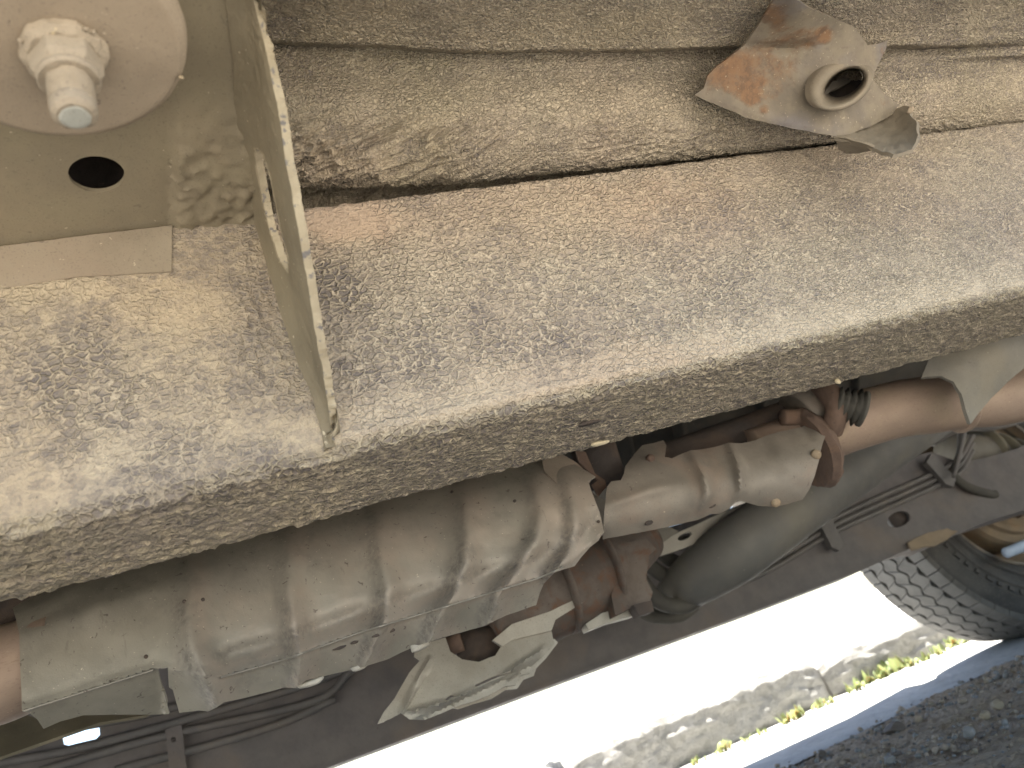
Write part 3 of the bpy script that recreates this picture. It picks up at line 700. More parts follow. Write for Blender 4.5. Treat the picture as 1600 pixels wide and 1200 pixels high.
rough_lathe('bolt_tip', [(.0001, -.0356), (.0052, -.0356), (.0060, -.0352), (.0062, -.034)], nc, (0, 0, 1), M_BOLT_END, bm, 40, .0005, 300, 14, 4)
for k in range(11):
    a_ = 7 * math.sin(k * 12.9898) * 3; rr_ = .0125 + .0045 * abs(math.sin(k * 78.233)); v, f = pebble((nc[0] + rr_ * math.cos(a_), nc[1] + rr_ * math.sin(a_), nc[2] - .001 + .0012 * math.cos(k * 3.3)), .0011 + .0009 * abs(math.sin(k * 7.7)), 300 + k); mk('grit_grain', v, f, M_BOLT, bm)
chip('grit_grain', 283, 121, .523, (.0014, .0012, .0012), M_STONES[2], bm, 31)

# ---- ribbed floor pan above the rail --------------------------------------
def floor_pan():
    cols = [250, 430, 560, 700, 850, 1000, 1150, 1300, 1450, 1620, 1800]
    def iy(tab, x): return np.interp(x, [a for a, b in tab], [b for a, b in tab])
    step = [(250, 50), (415, 62), (560, 70), (700, 77), (950, 77), (1170, 72), (1400, 72), (1620, 66), (1800, 60)]
    bot = [(250, 290), (440, 283), (700, 281), (830, 274), (1000, 256), (1100, 243), (1300, 221), (1450, 208), (1620, 192), (1800, 170)]
    G = []
    for x in cols:
        s, b = iy(step, x), iy(bot, x); d = b - s; k = sstep(1600, 1380, np.array(float(x))) * 1.0
        rows = [(-150, .195), (-105, .222), (-60, .25), (s - 55, .300), (s - 22, .3215), (s - 6, .331), (s + 1, .337), (s + 5, .337 + .013 * k + .004), (s + 18, .343 + .013 * k), (s + d * .22, .354 + .006 * k), (s + d * .42, .3640), (s + d * .60, .3725), (s + d * .74, .381), (s + d * .86, .391), (s + d * .95, .401), (b, .414), (b - 5, .437)]
        col = [atY(float(x), float(y), Y) for y, Y in rows]
        # behind the roll: second smaller roll in the dark gap
        col += [col[-1] + np.array([0, .010, -.004]), col[-1] + np.array([0, .020, -.030]), col[-1] + np.array([0, .040, -.035]), col[-1] + np.array([0, .075, .05])]
        G.append(col)
    G = np.array(G); nr = G.shape[1]
    # dense resample: along columns then rows
    A = np.array([catmull(G[:, j], 150) for j in range(nr)])            # rows x X
    dens_rows = [6, 14, 52, 24, 14, 8, 8, 10, 20, 28, 28, 26, 22, 20, 16, 14, 10, 10, 12, 8]
    Pp = []
    Ap = np.concatenate([A[:1] * 2 - A[1:2], A, A[-1:] * 2 - A[-2:-1]])
    for j in range(nr - 1):
        a, b, c, d = Ap[j:j + 4]
        for t in np.linspace(0, 1, dens_rows[j] * 1, endpoint=False):
            Pp.append(.5 * (2 * b + (c - a) * t * 1.0 + (2 * a - 5 * b + 4 * c - d) * t * t + (3 * b - a - 3 * c + d) * t ** 3) if j not in (6, 7) else b + (c - b) * t)
    Pp.append(A[-1]); Pp = np.array(Pp); nu, nv = Pp.shape[:2]
    V = Pp.reshape(-1, 3); Fq = gridfaces(nu, nv); N = normals(V, Fq)
    if ((O - V) * N)[nu * nv // 3:nu * nv // 2].sum() < 0: Fq = Fq[:, ::-1]; N = -N
    L = np.zeros(Pp.shape[:2]); L[1:] = np.cumsum(np.linalg.norm(np.diff(Pp, axis=0), axis=2), axis=0); v = L.ravel(); u = V[:, 0]
    px, py = project(V)
    net, e, idv = seal_attrs(u, v, .0036, 51, 0, 0, 0, (1, 1))
    fold = sstep(150, 230, py) * sstep(900, 600, px)                       # drooping wrinkles lower left
    warp = u * .35 + v
    wv = 1 - np.abs(2 * fbm(u * 48 + 2.2 * fbm(u * 20, v * 20, 5, 3), v * 170 + u * 75, 61, 3) - 1)
    fold2 = sstep(160, 210, py) * sstep(780, 950, px)
    wv2 = 1 - np.abs(2 * fbm(u * 90, v * 210, 65, 3) - 1)
    h = .0005 * np.exp(-(e / .26) ** 2) + .0012 * (fbm(u * 200, v * 200, 55, 4) - .5) + .0105 * fold * (wv ** 1.5 - .45) + .0050 * fold2 * (wv2 - .6) + .0035 * (fbm(u * 14, v * 14, 57, 4) - .5)
    V = V + N * h[:, None]
    def blob(cx, cy, rx, ry, k=1.): return k * sstep(1.25, .4, np.hypot((px - cx) / rx, (py - cy) / ry) + (fbm(u * 50, v * 50, int(cx) % 40, 4) - .5))
    cov = .62 + .35 * (fbm(u * 15, v * 15, 77, 5) - .45) + .25 * (fbm(u * 60, v * 60, 78, 3) - .5)
    for b in ((440, 40, 60, 30, .6), (1440, 110, 90, 40, .7), (1130, 40, 60, 50, .4), (1560, 60, 120, 50, .45), (1300, 15, 90, 40, .3), (460, 110, 60, 30, .4), (1460, 20, 60, 50, .4), (620, 225, 200, 60, .2), (1200, 215, 150, 25, .3)): cov = cov - .6 * blob(*b)
    for b in ((560, 30, 90, 40, .4), (900, 40, 200, 35, .3), (1450, 135, 70, 14, .35), (950, 160, 250, 40, .35), (620, 170, 150, 50, .3), (1520, 40, 20, 50, .4)): cov = cov + blob(*b)
    cov = cov + .5 * fold * (wv - .55)
    warm = np.clip(.15 + 1.1 * (fbm(u * 10, v * 10, 79, 4) - .45) + .25 * fold, 0, 1); ton = np.clip(.35 + (fbm(u * 12, v * 12, 88, 4) - .5) * 1.2, 0, 1)
    return mk('floor_pan', V, Fq, M_SEAL, car, dict(flat=np.clip(.05 + .45 * fold, 0, 1), fine=np.full(len(V), .95), cover=cov, warm=warm, tone=ton), label='ribbed floor panel with rolled edge above the rail, coated in wrinkled underseal')
floor_pan()

# ---- torn tab with a bush ---------------------------------------------------
tab = empty('torn_bracket', tuple(atY(1290., 120., .35)), car); tab['label'] = 'torn grey brown tab with rust patches and a raised hole, over the floor pan'
def tab_attr(P, P3):
    def bl(cx, cy, rx, ry, k): return k * sstep(1.5, .2, np.hypot((P[:, 0] - cx) / rx, (P[:, 1] - cy) / ry))
    r = bl(1170, 112, 85, 50, 1.05) + bl(1212, 22, 28, 26, 1.) + bl(1258, 58, 50, 20, .9) + bl(1290, 50, 14, 18, .7) + bl(1172, 152, 16, 18, .9) + bl(1195, 172, 9, 10, .9) + bl(1380, 82, 8, 14, .6) + bl(1382, 160, 8, 8, .6) - .15
    return dict(rust=r)
tab_outline = [(1214, -8), (1240, -2), (1268, 14), (1297, 26), (1318, 34), (1335, 43), (1346, 58), (1356, 70), (1372, 69), (1387, 63), (1384, 78), (1376, 94), (1366, 112), (1364, 124), (1378, 142), (1394, 156), (1405, 163), (1396, 178), (1375, 190), (1354, 200), (1330, 208), (1308, 213), (1285, 209), (1262, 205), (1235, 200), (1200, 192), (1165, 184), (1130, 168), (1105, 158), (1086, 148), (1100, 138), (1106, 118), (1122, 102), (1142, 88), (1163, 71), (1180, 48), (1196, 22)]
hole_c, hx, hy, ha = (1317, 134), 39, 23, math.radians(-33)
def ell(c, a, b, ang, n=36): return [(c[0] + a * math.cos(t) * math.cos(ang) - b * math.sin(t) * math.sin(ang), c[1] + a * math.cos(t) * math.sin(ang) + b * math.sin(t) * math.cos(ang)) for t in np.linspace(0, 2 * np.pi, n, endpoint=False)]
tab_depth = [(1214, -8, .272), (1240, 0, .272), (1163, 66, .318), (1290, 45, .306), (1345, 58, .312), (1387, 63, .322), (1300, 80, .320), (1180, 90, .328), (1230, 80, .324), (1090, 148, .349), (1120, 150, .348), (1200, 150, .344), (1250, 120, .335), (1300, 160, .338), (1350, 160, .340), (1403, 163, .352), (1310, 212, .352), (1250, 200, .352), (1165, 182, .353), (1375, 110, .330)]
panel('tab_plate', tab_outline, tab_depth, M_TAB, tab, .002, 5, holes=[ell(hole_c, hx + 3, hy + 3, ha)], rough=.0015, attrf=tab_attr, beads=[([(1165, 73), (1230, 74), (1265, 70)], -.004, 7), ([(1110, 165), (1200, 196), (1300, 217)], -.002, 8)])
def bush():
    c2 = np.array(hole_c, float); R0 = RBF(tab_depth); rows = []
    prof = [(60, 40, .0005, (-5, -8)), (56, 40, -.0018, (-3, -5)), (52, 37, -.004, (-3, -4)), (48, 33, -.0052, (-2, -3)), (44, 28.5, -.0055, (-1, -1)), (40, 24.5, -.004, (0, 0)), (37, 22, .002, (0, 0)), (34, 20, .02, (2, -2)), (30, 17, .03, (4, -4))]
    for a, b, dy, off in prof:
        E = np.array(ell(c2 + off, a, b, ha, 64)); w = 1 + .04 * (fbm(np.linspace(0, 9, 64), np.zeros(64), 3) - .5)
        E = c2 + off + (E - c2 - off) * w[:, None]
        Y0 = RBF(tab_depth)(np.array([c2]))[0] + .25 * (R0(E) - R0(np.array([c2]))[0]); rows.append(atY(E[:, 0], E[:, 1], Y0 + dy))
    V = np.concatenate(rows); Fq = gridfaces(len(rows), 64, True)
    N = normals(V, Fq); c = V[:64 * 4].mean(0)
    if ((O - V[:320]) * N[:320]).sum() < 0: Fq = Fq[:, ::-1]
    mk('bush_collar', V, Fq, M_COLLAR, tab)
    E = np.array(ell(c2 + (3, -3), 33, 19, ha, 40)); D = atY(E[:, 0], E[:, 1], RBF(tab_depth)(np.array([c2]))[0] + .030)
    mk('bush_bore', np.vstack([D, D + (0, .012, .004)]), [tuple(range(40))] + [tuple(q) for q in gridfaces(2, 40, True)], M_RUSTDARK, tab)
    q = [(1300, 128), (1318, 121), (1330, 126), (1316, 134), (1298, 142), (1286, 152), (1290, 140)]
    panel('torn_sleeve', q, .352, M_FLOOR, tab, .002, 5, rough=.003)
bush()
flap_depth = [(1310, 214, .352), (1355, 200, .356), (1405, 164, .352), (1420, 165, .345), (1340, 225, .346), (1370, 218, .350), (1400, 205, .352), (1397, 240, .330), (1427, 232, .328), (1432, 205, .330), (1426, 176, .335), (1370, 235, .338)]
panel('curled_flap', [(1306, 213), (1330, 207), (1355, 198), (1380, 184), (1400, 170), (1414, 163), (1424, 168), (1422, 178), (1430, 190), (1433, 206), (1431, 222), (1425, 232), (1412, 238), (1397, 241), (1384, 238), (1366, 230), (1345, 221), (1325, 217)], flap_depth, M_COLLAR, tab, .0026, 4.5, rough=.005, rs=200)
panel('flap_lip', [(1306, 214), (1325, 218), (1345, 222), (1366, 231), (1360, 236), (1340, 240), (1322, 240), (1310, 232)], [(1306, 214, .353), (1366, 231, .342), (1340, 240, .362), (1315, 236, .366)], M_COLLAR, tab, .002, 4.5, rough=.002)
chip('flap_tip', 1422, 172, .5275, (.0035, .003, .005), M_BUSH, tab, 44)

# ---- exhaust: heat shields, pipe, hanger --------------------------------------
ex = empty('heat_shield', (.1, .62, .36), car); ex['label'] = 'long ribbed grey brown heat shield under the exhaust, cracked at its left end'
sh_x = [-40, 25, 150, 300, 450, 600, 750, 860, 945]
def yl(tab, x): return float(np.interp(x, [a for a, b in tab], [b for a, b in tab]))
t_sh = [(-40, 985), (25, 965), (150, 930), (300, 890), (450, 848), (600, 808), (750, 772), (860, 745), (945, 735)]
t_cr = [(-40, 1135), (33, 1112), (245, 1045), (340, 1060), (450, 1029), (560, 989), (690, 950), (840, 904), (890, 882), (945, 832)]
t_lo = [(-40, 1165), (68, 1138), (120, 1118), (275, 1115), (345, 1107), (450, 1074), (560, 1044), (696, 995), (755, 979), (840, 945), (898, 885), (945, 834)]
dp = []
for x in sh_x:
    a, c, l = yl(t_sh, x), yl(t_cr, x), yl(t_lo, x); e = .008 if x > 900 else 0
    dp += [(x, a - 70, .70 + e), (x, a - 25, .654 + e), (x, a, .632 + e), (x, a + (c - a) * .2, .6185 + e), (x, a + (c - a) * .5, .612 + e), (x, a + (c - a) * .8, .609 + e), (x, c - 3, .609 + e), (x, c + 60, .611 + e)]
top = [(930, 745), (900, 725), (872, 708), (855, 690), (820, 680), (700, 700), (500, 770), (300, 840), (150, 890), (60, 925), (20, 950)]
sh_beads = [([(298, 905), (294, 960), (300, 1010), (322, 1060), (345, 1108)], .019, 17), ([(452, 855), (452, 920), (460, 980), (470, 1030), (466, 1075)], .019, 12), ([(588, 812), (596, 870), (608, 920), (602, 965), (588, 1000), (572, 1040)], .018, 11), ([(724, 775), (732, 830), (728, 880), (712, 925), (690, 960), (672, 1003)], .017, 10), ([(836, 750), (848, 800), (838, 845), (815, 885), (780, 930), (768, 975)], .015, 9), ([(885, 745), (896, 790), (902, 830), (885, 870), (866, 895)], .013, 8),
            ([(40, 990), (200, 930), (330, 890)], .003, 15), ([(30, 960), (90, 935), (160, 890)], .005, 14.5)]
left_poly = [(20, 950), (25, 968), (30, 990), (32, 1050), (34, 1110), (48, 1116), (58, 1124), (68, 1139), (95, 1127), (130, 1118), (170, 1117), (264, 1116), (258, 1090), (250, 1062), (246, 1045), (262, 1043), (264, 1074), (270, 1078), (280, 1114), (310, 1110), (325, 1112), (338, 1106), (350, 1098), (400, 1086), (444, 1074), (462, 1075), (478, 1063), (560, 1044), (604, 1030), (648, 1010), (672, 1003), (696, 995), (755, 979), (790, 962), (838, 946), (844, 926), (850, 912), (866, 895), (898, 884), (910, 868), (922, 855), (935, 845), (944, 830), (937, 800), (926, 772), (919, 752)]
FACE = RBF([p for p in dp])
def crease_y(x): return np.interp(x, [p[0] for p in t_cr], [p[1] for p in t_cr])
def sh_depth(P):
    P = np.asarray(P, float); Y = FACE(P)
    for ln_, amp, w in sh_beads:
        d, t = segdist(ln_, P, False)
        if w < 14 or amp > .008: Y = Y - amp * np.exp(-(np.sqrt(d * d + (9 * (1 - t) + 1.2) ** 2) - 1.2) / (w * 1.5)) * np.sin(np.pi * np.clip(t * .62 + .03, 0, 1)) ** .6
        if amp > .008: Y = Y - .0075 * np.exp(-(d / (w * 2.0)) ** 2) * np.sin(np.pi * np.clip(t * .8 + .08, 0, 1)) ** .5
        if not (w < 14 or amp > .008): Y = Y - amp * np.exp(-(d / w) ** 2) * np.sin(np.pi * np.clip(t * .9 + .08, 0, 1)) ** .5
    below = P[:, 1] - crease_y(P[:, 0])
    Y = Y + np.where(below > 0, .00045 * below * np.where(P[:, 0] < 255, 1.5, 1.), 0) - .0022 * np.exp(-(np.minimum(below + 2, 0) / 7.) ** 2) * (below <= 0)
    Y = Y + .0060 * np.exp(-((below + 30) / 15.) ** 2) * sstep(330, 360, P[:, 0])
    return Y
def sh_attr(P, P3):  # pinker right of each bead, darker left of it and above the crease
    pink, dark_grey = np.zeros(len(P)), np.zeros(len(P))
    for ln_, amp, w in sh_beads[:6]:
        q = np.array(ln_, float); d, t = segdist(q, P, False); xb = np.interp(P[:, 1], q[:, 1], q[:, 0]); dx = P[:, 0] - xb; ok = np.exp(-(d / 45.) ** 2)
        pink += ok * np.exp(-((dx - 16) / 20.) ** 2); dark_grey += ok * np.exp(-((dx + 14) / 12.) ** 2) * (.4 + t)
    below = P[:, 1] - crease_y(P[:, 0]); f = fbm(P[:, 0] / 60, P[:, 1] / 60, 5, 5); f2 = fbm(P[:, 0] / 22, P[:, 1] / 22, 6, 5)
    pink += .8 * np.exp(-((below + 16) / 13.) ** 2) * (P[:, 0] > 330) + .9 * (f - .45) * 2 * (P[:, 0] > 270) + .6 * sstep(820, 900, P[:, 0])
    dark_grey = dark_grey * (.45 + .9 * sstep(.3, .65, f2)) + .35 * sstep(.62, .74, f2) + .5 * np.exp(-((below + 34) / 10.) ** 2) * (P[:, 0] > 330)
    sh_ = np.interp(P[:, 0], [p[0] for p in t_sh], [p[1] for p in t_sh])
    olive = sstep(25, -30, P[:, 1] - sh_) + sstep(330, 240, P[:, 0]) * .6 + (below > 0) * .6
    return dict(pink=np.clip(pink, 0, 1), dark_grey=np.clip(dark_grey, 0, 1), olive=np.clip(olive, 0, 1))
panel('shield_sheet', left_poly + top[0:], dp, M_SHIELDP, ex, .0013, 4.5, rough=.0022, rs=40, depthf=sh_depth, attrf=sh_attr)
def lip(crp):
    cp = dens(crp, 8)[:-1]; cp = cp[cp[:, 1] > 0]; n_ = len(cp)
    q = np.array(crp, float); xs_ = np.arange(q[0, 0], q[-1, 0], 6); cp = np.c_[xs_, crease_y(xs_)]
    V, Fc = tube_g(atY(cp[:, 0], cp[:, 1], sh_depth(cp) - .0002), .0008, 6, 2); mk('folded_lip', V, Fc, M_SHIELDP, ex)
lip([(345, 1058), (885, 882)]); lip([(36, 1112), (244, 1046)])
for px, py in ((530, 1012), (556, 1003), (588, 993), (612, 985)):
    p = atY(float(px), float(py), sh_depth([[px, py]])[0] - .0006); v, f = pebble((0, 0, 0), 1, px, 2); mk('stamped_dent', v * (.005, .0012, .0022) + p, f, M_RUSTDARK, ex)
for px, py in ((487, 1066), (652, 1010), (560, 1042)):
    p = atY(float(px), float(py), sh_depth([[px, py]])[0] + .001); v, f = pebble((0, 0, 0), 1, px, 2); mk('clip_nub', v * (.011, .003, .0045) + p, f, M_ALLOY, ex)
D = lambda P: sh_depth(P)
panel('end_tab', [(872, 706), (900, 722), (926, 746), (921, 754), (900, 755), (870, 756), (850, 735), (846, 712)], [(872, 706, .655), (926, 746, .640), (920, 754, .634), (870, 756, .622), (846, 715, .650)], M_SHIELD, ex, .0013, 5)
for px, py in ((706, 769), (804, 783), (935, 815), (288, 940), (317, 937), (228, 1026)):
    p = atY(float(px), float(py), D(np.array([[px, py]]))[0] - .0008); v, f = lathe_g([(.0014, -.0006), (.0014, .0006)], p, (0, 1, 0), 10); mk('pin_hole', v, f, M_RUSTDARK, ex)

s2 = empty('pipe_shield', (.42, .63, .36), car); s2['label'] = 'shorter beaded heat shield wrapped round the pipe, right of the long one'
top2 = [(949, 760), (955, 752), (970, 750), (975, 740), (977, 728), (992, 708), (1004, 696), (1020, 693), (1036, 689), (1041, 696), (1039, 714), (1050, 716), (1079, 704), (1120, 698), (1138, 692), (1160, 692), (1180, 688), (1200, 680), (1215, 675), (1250, 668), (1294, 651)]
bot2 = [(1292, 672), (1285, 697), (1278, 725), (1272, 745), (1264, 766), (1254, 781), (1232, 788), (1206, 792), (1184, 790), (1162, 784), (1152, 782), (1140, 795), (1124, 803), (1110, 803), (1092, 812), (1066, 818), (1014, 829), (942, 843), (944, 800)]
dp2 = []
for x, a, l in ((940, 735, 842), (1000, 705, 829), (1060, 700, 818), (1120, 690, 804), (1180, 680, 790), (1240, 665, 787), (1295, 645, 770)):
    b = (x - 940) / 355 * .02
    dp2 += [(x, a - 20, .672 - b), (x, a, .652 - b), (x, a + (l - a) * .25, .636 - b), (x, a + (l - a) * .55, .629 - b), (x, a + (l - a) * .85, .637 - b), (x, l, .652 - b)]
panel('shield_sheet', top2 + bot2, dp2, M_SHIELD2, s2, .0013, 5, beads=[([(1076, 700), (1098, 735), (1106, 770), (1096, 806)], .011, 9), ([(1140, 690), (1154, 725), (1158, 765), (1150, 785)], .011, 8), ([(950, 790), (1010, 768), (1070, 755)], .004, 9), ([(1210, 675), (1222, 710), (1250, 740)], .004, 14), ([(1255, 665), (1268, 690)], -.004, 9)], rough=.003, rs=45)
D2 = RBF(dp2)
for px, py in ((1112, 790), (1014, 817)):
    p = atY(float(px), float(py), D2(np.array([[px, py]]))[0] - .001); v, f = lathe_g([(.0042, -.0007), (.0042, .0007)], (0, 0, 0), (0, 1, .2), 16); mk('slot_hole', v * (1, 1, .5) + p, f, M_RUSTDARK, s2)
for px, py, r in ((1276, 710, .0050), (1213, 785, .0045), (1017, 716, .004)):
    p = atY(float(px), float(py), D2(np.array([[px, py]]))[0] - .002); v, f = lathe_g([(.001, -.0018), (r * .8, -.0016), (r, 0), (r, .003)], p, (0, 1, .25), 18)
    v = v + rng.normal(0, r * .06, v.shape); mk('shield_bolt', v, f, M_DRUM if r > .0042 else M_RUST, s2)

xp = empty('exhaust_pipe', (.7, .63, .37), car); xp['label'] = 'thick orange brown exhaust pipe with a rusty flange, right of the pipe shield'
def pxtube(pts, r, seg=40, n=10):
    P = np.array([atY(float(a), float(b), c) for a, b, c in pts]); return tube_g(P, r, seg, n)
V, Fc = pxtube([(1180, 715, .68), (1260, 686, .665), (1330, 660, .655), (1400, 640, .650), (1450, 633, .648), (1508, 628, .645), (1560, 623, .64), (1640, 603, .62), (1760, 570, .60)], [.0305, .0305, .031, .0315, .0325, .0305, .031, .032, .032])
mk('main_pipe', V, Fc, M_PIPE, xp)
c = atY(1497., 629., .647); t = atY(1520., 627., .6445) - c; V, Fc = lathe_g([(.030, -.003), (.0345, -.0022), (.0352, 0), (.0345, .0022), (.030, .003)], c, t, 48); mk('weld_ring', V, Fc, M_PIPE, xp)
c = atY(1266., 700., .655); t = atY(1330., 672., .648) - c
rough_lathe('flange_ring', [(.028, -.007), (.041, -.007), (.0445, 0), (.041, .007), (.028, .007)], c, t, M_RUST, xp, 60, .006, 120, 3)
V, Fc = pxtube([(1020, 728, .70), (1100, 700, .70), (1180, 672, .69), (1225, 655, .68)], .020, 20); mk('inner_pipe', V, Fc, M_RUSTDARK, xp)
V, Fc = pxtube([(1222, 652, .64), (1248, 651, .638), (1276, 645, .636)], .0085, 16); mk('flange_bolt', V, Fc, M_RUST, xp)
c = atY(1262., 648., .652); V, Fc = lathe_g([(.030, -.014), (.030, .010), (.027, .012), (.026, .008), (.026, -.014)], c, t, 40); mk('collar_tube', V, Fc, M_SHIELD2, xp)
# rubber hanger: bellows between rusty ear and pipe
hg = empty('exhaust_hanger', tuple(atY(1325., 630., .60)), car); hg['label'] = 'black ringed rubber bobbin held by a rusty ear'
c = atY(1303., 627., .606); t = atY(1352., 640., .598) - c; L = np.linalg.norm(t); pr = [(.004, 0.0)]
for k in range(4): pr += [(.0125, L * (.05 + k * .2)), (.0165 + .0012 * k, L * (.12 + k * .2)), (.0130, L * (.21 + k * .2))]
pr += [(.0185, L * .86), (.0188, L * .96), (.012, L * 1.02), (.001, L * 1.02)]
V, Fc = lathe_g(pr, c, t, 40); mk('rubber_bobbin', V, Fc, M_RUBBER, hg)
V, Fc = pxtube([(1270, 600, .64), (1290, 610, .615), (1306, 628, .606), (1306, 650, .61), (1298, 672, .625)], [.010, .011, .012, .011, .012], 16); mk('hanger_ear', V, Fc, M_RUST, hg)
V, Fc = pxtube([(-80, 1078, .66), (0, 1054, .65), (40, 1040, .648), (90, 1026, .648)], [.034, .034, .033, .033], 40); mk('rear_pipe', V, Fc, M_PIPE, xp, label='pinkish pipe end emerging left of the long shield')
c = atY(5., 960., .66); V, Fc = pxtube([(-30, 985, .675), (10, 965, .672), (60, 940, .67)], .016, 18); mk('rusty_strap', V, Fc, M_RUSTDARK, xp)

# rusty converter below the long shield
cv = empty('catalytic_converter', (.34, .83, .33), car); cv['label'] = 'mottled rusty converter body behind the long shield'
V, Fc = pxtube([(760, 975, .87), (830, 945, .87), (890, 915, .87), (940, 890, .87), (975, 868, .88), (1010, 845, .90)], [.040, .048, .049, .046, .034, .025], 44); mk('converter_body', V, Fc, M_CONV, cv)
for px, py, r in ((876, 922, .051), (944, 888, .050)):
    c = atY(float(px), float(py), .86); V, Fc = lathe_g([(.044, -.004), (r, -.002), (r, .002), (.044, .004)], c, (1, -.02, .02), 48); mk('seam_ring', V, Fc, M_CONV, cv)
def pbox(name, poly, Y, th, mat, par, **k): return panel(name, poly, Y, mat, par, th, 12, **k)
pbox('support_bracket', [(958, 852), (1010, 842), (1026, 858), (1014, 868), (1010, 905), (1020, 925), (1016, 940), (990, 948), (962, 962), (955, 930), (966, 900)], .83, .02, M_CONV, cv)
pbox('support_foot', [(940, 958), (985, 945), (1008, 935), (1018, 950), (990, 962), (952, 972), (920, 985), (915, 975)], .85, .02, M_ALLOY, cv)
pbox('dark_block', [(990, 945), (1018, 938), (1022, 955), (1000, 962)], .82, .02, M_RUSTDARK, cv)

# pale flared shield hanging under the converter
lw = empty('flared_shield', (.2, .84, .3), car); lw['label'] = 'pale grey flared sheet with layered edges hanging below the exhaust'
ldep = [(648, 1012, .82), (592, 1129, .86), (657, 1031, .815), (700, 1000, .83), (768, 979, .85), (720, 1060, .80), (651, 1124, .815), (716, 1103, .81), (765, 1086, .81), (807, 1070, .815), (830, 1044, .82), (865, 1005, .83), (862, 989, .835), (800, 1010, .81), (740, 1020, .835), (715, 1010, .845)]
FL = RBF(ldep, 3e-2)
panel('flared_sheet', [(648, 1010), (672, 1003), (696, 996), (704, 1018), (722, 1030), (748, 1034), (774, 1024), (786, 1004), (800, 996), (838, 985), (862, 986), (866, 1006), (848, 1026), (830, 1042), (828, 1052), (812, 1056), (806, 1070), (790, 1072), (765, 1086), (740, 1096), (716, 1103), (690, 1114), (664, 1125), (640, 1124), (626, 1114), (608, 1124), (592, 1131), (600, 1112), (616, 1092), (640, 1050), (656, 1032), (647, 1026)], 1., M_ALLOY, lw, .0015, 5, holes=[[(742, 1070), (768, 1058), (800, 1047), (802, 1051), (772, 1063), (744, 1074)], [(790, 1062), (812, 1050), (814, 1053), (794, 1066)], [(694, 1093), (704, 1086), (711, 1086), (700, 1095)]], depthf=lambda P: FL(P) + .012 * (np.exp(-(segdist([(628, 1112), (672, 1030)], P, False)[0] / 3.5) ** 2)) * -.6 + .010 * sstep(0, 8, (P[:, 1] - np.interp(P[:, 0], [640, 866], [1125, 1015]))) - .006 * np.exp(-(segdist([(640, 1112), (700, 1096), (770, 1066), (850, 1012)], P, False)[0] / 3.) ** 2), rough=.0015, rs=60)
pbox('lower_layer', [(690, 1102), (740, 1080), (790, 1052), (845, 1010), (866, 998), (872, 1004), (852, 1030), (838, 1044), (834, 1056), (818, 1062), (808, 1076), (790, 1078), (768, 1092), (740, 1100), (716, 1108)], .845, .002, M_ALLOY, lw)
pbox('folded_strip', [(590, 1131), (600, 1112), (616, 1092), (624, 1098), (612, 1118), (600, 1128)], .835, .003, M_ALLOY, lw)
pbox('support_rib', [(770, 1000), (800, 975), (860, 955), (900, 935), (910, 942), (868, 968), (862, 985), (800, 1000), (785, 1010)], .825, .006, M_ALLOY, lw)
V, Fc = pxtube([(700, 1010, .85), (722, 1002, .845)], .010, 8); mk('rust_bolt', V, Fc, M_RUST, lw)
V, Fc = pxtube([(716, 1022, .875), (745, 1016, .87), (775, 1004, .87)], [.02, .024, .02], 16); mk('outlet_stub', V, Fc, M_RUSTDARK, lw)

# ---- crossmember gusset in front of the pipe at the right --------------------------
panel('crossmember', [(1440, 590), (1452, 560), (1480, 520), (1520, 480), (1640, 440), (1660, 520), (1606, 570), (1575, 597), (1549, 622), (1530, 645), (1516, 663), (1509, 640), (1502, 615), (1490, 597), (1470, 587)], [(1440, 590, .585), (1480, 520, .57), (1640, 440, .54), (1660, 520, .565), (1549, 622, .585), (1516, 663, .590), (1502, 615, .575), (1560, 560, .56)], M_CROSS, car, .004, 8, rough=.002, label='smooth grey gusset plate crossing in front of the exhaust pipe')

# ---- propeller shaft --------------------------------------------------------------
V, Fc = pxtube([(1560, 560, .93), (1470, 632, .93), (1380, 694, .93), (1290, 757, .93), (1200, 822, .93), (1140, 866, .94), (1085, 905, .99), (1050, 932, 1.06), (1030, 948, 1.12)], [.040, .042, .043, .043, .043, .042, .036, .026, .012], 44)
mk('propeller_shaft', V, Fc, M_SHAFT, car, label='thick dark grey tube running diagonally behind the exhaust')

# ---- far rail with brake lines ----------------------------------------------------
fr = empty('far_frame_rail', (.5, 1.2, .26), car); fr['label'] = 'dark purplish far frame rail with clipped pipes, bright gap below it'
FY = 1.20
low = [(-120, 1420), (100, 1345), (300, 1273), (500, 1200), (900, 1053), (1200, 944), (1345, 889), (1395, 866), (1417, 856), (1440, 850), (1462, 848), (1470, 842), (1482, 836), (1537, 814), (1592, 797), (1700, 765)]
upp = [(1700, 640), (1590, 700), (1540, 716), (1500, 722), (1455, 706), (1380, 722), (1300, 745), (1200, 775), (1050, 822), (900, 868), (700, 905), (500, 960), (300, 1000), (100, 1050), (-120, 1110)]
rect = [(97, 1150), (104, 1142), (148, 1132), (155, 1136), (156, 1148), (150, 1154), (108, 1165), (100, 1163)]
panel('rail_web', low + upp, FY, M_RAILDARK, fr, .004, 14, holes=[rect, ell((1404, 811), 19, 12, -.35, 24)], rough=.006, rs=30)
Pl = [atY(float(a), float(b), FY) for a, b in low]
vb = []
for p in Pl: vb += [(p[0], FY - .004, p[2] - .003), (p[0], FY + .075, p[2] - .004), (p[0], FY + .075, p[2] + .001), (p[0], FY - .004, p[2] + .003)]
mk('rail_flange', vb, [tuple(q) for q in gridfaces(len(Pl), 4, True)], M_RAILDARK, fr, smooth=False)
V, Fc = lathe_g([(.001, 0), (.02, 0), (.02, .004)], atY(1404., 811., FY + .012), (0, 1, 0), 24); mk('hole_shadow_plate', V, Fc, M_RUSTDARK, fr)
